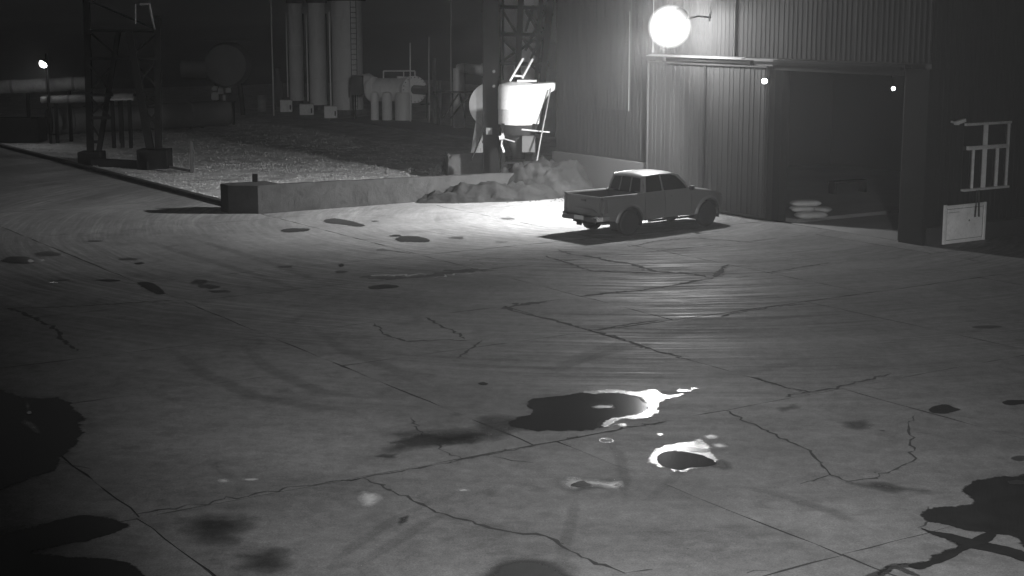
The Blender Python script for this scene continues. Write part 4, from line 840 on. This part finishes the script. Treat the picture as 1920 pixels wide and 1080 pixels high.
# pipes right of it
t = thing('tall_pipe', 'pale vertical pipe with an elbow running right towards the duct', 'pipe', (bgp(861, 220, 88).x, 88, 0)); o_ = Vector(t.location)
obj('riser', MB().cyl((0, 0, 0), (0, 0, PD(861, 128, 88).z), .33, n=20), M['silo'], t, smooth=40)
obj('branch', MB().sweep([PD(861, 131, 88)-o_, PD(868, 128, 87.9)-o_, PD(885, 130, 87.6)-o_, PD(908, 131, 87.2)-o_], [.33, .3, .29, .29], 16), M['silo'], t, smooth=40)
for px in (868, 903): obj('collar', MB().cyl(PD(px, 130, 87.7)-o_, PD(px+2, 130, 87.7)-o_, .34, n=18), M['silo2'], t)
for px, top, D_, r_, lab in ((846, -60, 90, .035, 'thin pole with a bright broken gleam, right of the flanged vessel'), (513, -60, 100, .05, 'thin gleaming pole left of the slimmest silo'), (805, 70, 92, .05, 'thin dim pole between the flanged vessel and the tall pipe'), (825, 150, 90, .1, 'short dark post beside the tall pipe'), (816, 110, 91, .12, 'dark post standing close behind the outlet pipe')):
    q = PD(px, 200, D_); o = obj('pole', MB().cyl((0, 0, 0), (0, 0, min(12, PD(px, top, D_).z)), r_, n=8), M['galv' if r_ < .06 else 'tank']); o.location = (q.x, D_, 0); tag(o, lab, 'pole')
t = thing('pipe_frame', 'dark steel frame with slanted struts around the foot of the tall pipe', 'frame', (bgp(850, 225, 86).x, 86, 0)); o_ = Vector(t.location)
for p, q in (((812, 173), (905, 172)), ((830, 222), (860, 175)), ((872, 222), (862, 175)), ((800, 222), (800, 175)), ((788, 196), (806, 195)), ((845, 222), (880, 176)), ((828, 222), (815, 176))):
    obj('strut', MB().beam(PD(*p, 86)-o_, PD(*q, 86)-o_, .09), M['steel'], t)
# pale silo and lattice tower near the hall
q = PD(1002, 100, 84); t = thing('big_silo', 'large pale silo behind the lattice tower, beside the hall corner', 'silo', (q.x, 84, 0))
obj('silo_body', MB().lathe([(1.8, 0), (1.8, 12), (1.5, 12.4), (.1, 12.6)], 40), M['silo2'], t, smooth=40)
for z in (2.5, 5, 7.5): obj('hoop', MB().lathe([(1.805, z), (1.83, z+.02), (1.83, z+.1), (1.805, z+.12)], 40), M['silo2'], t, smooth=40)
t = thing('lattice_tower', 'dark steel lattice tower with crossed braces in front of the large pale silo', 'tower', (PD(990, 200, 74).x, 74, 0)); o_ = Vector(t.location)
def lb(name, p, q, w_, D_=80, D2=None):
    D_ -= 6; obj(name, MB().beam(PD(*p, D_)-o_, PD(*q, D2 or D_)-o_, w_), M['steel'], t)
lb('column', (978, -30), (966, 250), .28); lb('column', (1035, -30), (1008, 250), .32, 81); lb('column', (1016, -30), (1000, 250), .2, 83); lb('column', (943, -30), (943, 150), .1, 82)
for y in (13, 64, 119, 170): lb('girder', (938, y), (1030, y+2), .17, 80.3)
for p, q in (((942, 20), (968, 62)), ((944, 75), (966, 97)), ((966, 98), (944, 113)), ((978, 70), (1012, 112)), ((1010, 68), (972, 96)), ((1030, 5), (985, 95)), ((1036, 25), (995, 110)), ((985, 15), (1020, 60)), ((1000, 10), (985, 60)), ((990, 118), (1018, 140)), ((968, 120), (980, 150)), ((1030, 40), (1005, 90)), ((1010, 60), (985, 20)), ((1018, 120), (1020, 165))):
    lb('brace', p, q, .11, 80.6)
# left steel trestle
t = thing('steel_trestle', 'dark steel trestle on two legs with crossed braces at the left of the gravel', 'trestle', (PD(232, 290, 68).x, 68, 0)); o_ = Vector(t.location)
def tb(name, p, q, w_, D_=68, D2=None): obj(name, MB().beam(PD(*p, D_)-o_, PD(*q, D2 or D_)-o_, w_), M['steel'], t)
tb('leg', (161, -40), (170, 300), .26); tb('leg', (222, 60), (184, 292), .2); tb('leg', (243, 60), (284, 292), .3, 66.5); tb('leg', (296, 30), (297, 292), .26, 66.5)
for x0, x1, y in ((163, 212, 178), (165, 208, 221), (165, 190, 266), (250, 297, 178), (262, 297, 200), (270, 297, 224), (163, 296, 58), (163, 296, 110)): tb('girder', (x0, y), (x1, y), .12, 67.5)
for p, q in (((166, 180), (205, 218)), ((208, 182), (168, 218)), ((166, 120), (210, 176)), ((212, 120), (166, 176)), ((262, 168), (296, 198)), ((296, 168), (262, 198)), ((270, 204), (297, 240)), ((297, 204), (272, 240)), ((166, 225), (190, 262)), ((165, 0), (295, 56)), ((255, 120), (296, 165)), ((296, 112), (256, 160)), ((168, 60), (222, 108)), ((296, 62), (240, 108))):
    tb('brace', p, q, .07, 67.6)
obj('footing', MB().box(tuple(Vector((PD(172, 290, 68).x, 68, .25))-o_), (1.0, 1.0, .6)), M['steel'], t, bevel=.03); obj('footing', MB().box(tuple(Vector((PD(290, 290, 66.3).x, 66.3, .35))-o_), (1.3, 1.1, .9)), M['steel'], t, bevel=.03)
obj('tie_beam', MB().beam(Vector((PD(178, 290, 67.6).x, 67.4, .12))-o_, Vector((PD(285, 290, 66.2).x, 65.9, .12))-o_, .4, .35), M['rwall'], t)
obj('lamp_bracket', MB().tube([PD(262, 8, 66.4)-o_, PD(280, 7, 66.4)-o_, PD(286, 38, 66.4)-o_, PD(291, 55, 66.4)-o_], .05, 6).tube([PD(254, 8, 66.4)-o_, PD(254, 45, 66.4)-o_], .035, 6), M['lagging'], t)
t = thing('post_stub', 'crooked steel post with a stay beside the right footing of the trestle', 'post', (PD(359, 310, 64).x, 64, 0)); o_ = Vector(t.location)
obj('post', MB().beam((0, 0, 0), PD(359, 266, 64)-o_, .12), M['rust'], t); obj('stay', MB().beam(PD(366, 288, 64)-o_, PD(359, 270, 64)-o_, .04).beam((-.1, 0, .1), PD(318, 313, 64.5)-o_, .1), M['rust'], t)
# lagged pipes at the left
def pipe(name, pts, r_, m, lab, collars=(), wpart='pipe_run'):
    P0 = Vector((pts[0].x, pts[0].y, 0)); t = thing(name, lab, 'pipe', P0); n_ = 10; a_, b_ = pts[0], pts[-1]
    rows_ = [a_.lerp(b_, i/n_)+Vector((0, 0, .02*math.sin(i*2.3))) for i in range(n_+1)] if len(pts) == 2 else pts
    obj(wpart, MB().sweep([p-P0 for p in rows_], r_, 16), M[m], t, smooth=50)
    for u in collars:
        c_ = a_.lerp(b_, u)-P0; d_ = (b_-a_).normalized(); obj('collar', MB().cyl(c_-d_*.06, c_+d_*.06, r_*1.1, n=16), M['tank'], t)
    for u in (.15, .5, .85):
        c_ = a_.lerp(b_, u)-P0; obj('support', MB().beam((c_.x, c_.y, 0), (c_.x, c_.y, c_.z-r_), .16), M['steel'], t)
    return t
pipe('lagged_pipe', [PD(-60, 166, 80), PD(162, 156, 80)], .36, 'lagging', 'thick patched pipe with a gleaming left half, upper one at the left edge', (.38, .68, .9))
pipe('lagged_pipe', [PD(78, 187, 79), PD(250, 182, 79)], .2, 'lagging', 'thinner lagged pipe running behind the trestle below the thick one', (.3, .7))
pipe('pipe_lit_line', [PD(203, 187, 76), PD(249, 186, 76)], .04, 'galv', 'thin pale tube standing in for the lit line on the lagged pipe')  # pale tube put in for the bright line of light on the pipe behind
t = pipe('storage_vessel', [PD(92, 228, 84), PD(425, 212, 90)], .72, 'tank', 'long dull horizontal vessel lying behind the trestle', (.03, .12, .2, .78), 'vessel_shell')
o = obj('dark_crate', MB().box((0, 0, .6), (2.5, 1.4, 1.2)).box((0, -.72, .6), (2.3, .05, .06)).box((0, -.72, 1.1), (2.5, .06, .08)), M['steel']); o.location = (PD(35, 235, 80).x, 80, 0); tag(o, 'big dark crate below the lagged pipes at the left edge', 'crate')
# round tank
q = PD(425, 122, 100); t = thing('round_tank', 'large dim drum shaped tank behind the storage vessel', 'tank', (q.x, 100, 0)); 
obj('drum_shell', MB().sweep([Vector((.0, 1.2, q.z)), Vector((0, 0, q.z)), Vector((0, -.4, q.z)), Vector((0, -.6, q.z))], [1.45, 1.45, 1.3, .6], 32), M['tank'], t, smooth=50)
obj('neck', MB().cyl((-2.9, .2, q.z-.25), (-1.3, .2, q.z-.25), .6, n=20), M['tank'], t, smooth=40)
for x in (-.9, .9): obj('saddle', MB().beam((x, .3, 0), (x*.8, .3, q.z-1.0), .25), M['steel'], t)
obj('top_rail', MB().tube([(-1.4, 0, q.z+1.6), (1.6, 0, q.z+1.55)], .03, 6), M['lagging'], t)
for i, (px, py, sx, sy, lab) in enumerate(((404, 180, 14, 14, 'roundish pale canister in front of the round tank'), (403, 166, 10, 7, 'small pale box standing on the roundish canister'), (415, 171, 10, 11, 'pale box right of the roundish canister'), (421, 183, 6, 11, 'narrow pale canister below the pale boxes'), (429, 169, 10, 9, 'dim box, rightmost of the pale boxes before the round tank'))):
    q = PD(px, py, 92); s_ = 92/F; o = obj('canister', MB().box((0, 0, 0), (sx*s_, .4, sy*s_)).box((0, -.02, sy*s_*.52), (sx*s_*.4, .2, .06)), M['lagging'], bevel=.02); o.location = q; tag(o, lab, 'canister')
o = obj('shelf_rack', MB().box((0, 0, 0), (1.6, .6, .06)).box((-.7, 0, -.9), (.06, .5, 1.8)).box((.7, 0, -.9), (.06, .5, 1.8)), M['steel']); o.location = PD(415, 191, 92); tag(o, 'dark steel rack that carries the pale boxes before the round tank', 'rack')
# bottle shaped vessel and barrel
q = PD(521, 190, 106); t = thing('bottle_vessel', 'small bottle shaped vessel left of the slimmest silo', 'vessel', (q.x, 106, 0)); 
obj('vessel_body', MB().lathe([(.1, .2), (.35, .7), (.4, 1.2), (.38, 1.8), (.2, 2.0), (.2, 2.8)], 16), M['tank'], t, smooth=50); obj('leg', MB().beam((-.2, 0, 0), (-.2, 0, .8), .06).beam((.2, 0, 0), (.2, 0, .8), .06), M['steel'], t)
q = PD(491, 200, 104); o = obj('barrel', MB().lathe([(.3, 0), (.31, .35), (.32, .36), (.31, .38), (.31, .75), (.32, .76), (.3, 1.1)], 18), M['lagging'], smooth=40); o.location = (q.x, 104, 0); o.scale = (1, 1, 1); tag(o, 'dim upright barrel left of the bottle shaped vessel', 'barrel')

# ------------------------------------------------------------------ haze: night mist that catches the lamps
hb = obj('haze', MB().box((0, 620, 6.5), (1400, 1360, 17)), M['steel']); struct(hb, 'stuff')
hm = bpy.data.materials.new('mist'); hm.use_nodes = True; t_ = hm.node_tree; t_.nodes.clear()
pv = N(t_, 'ShaderNodeVolumePrincipled'); pv.inputs['Color'].default_value = (.95, .95, .95, 1); pv.inputs['Density'].default_value = HAZE_D; pv.inputs['Anisotropy'].default_value = .66
o_ = N(t_, 'ShaderNodeOutputMaterial'); t_.links.new(pv.outputs[0], o_.inputs['Volume']); hb.data.materials[0] = hm
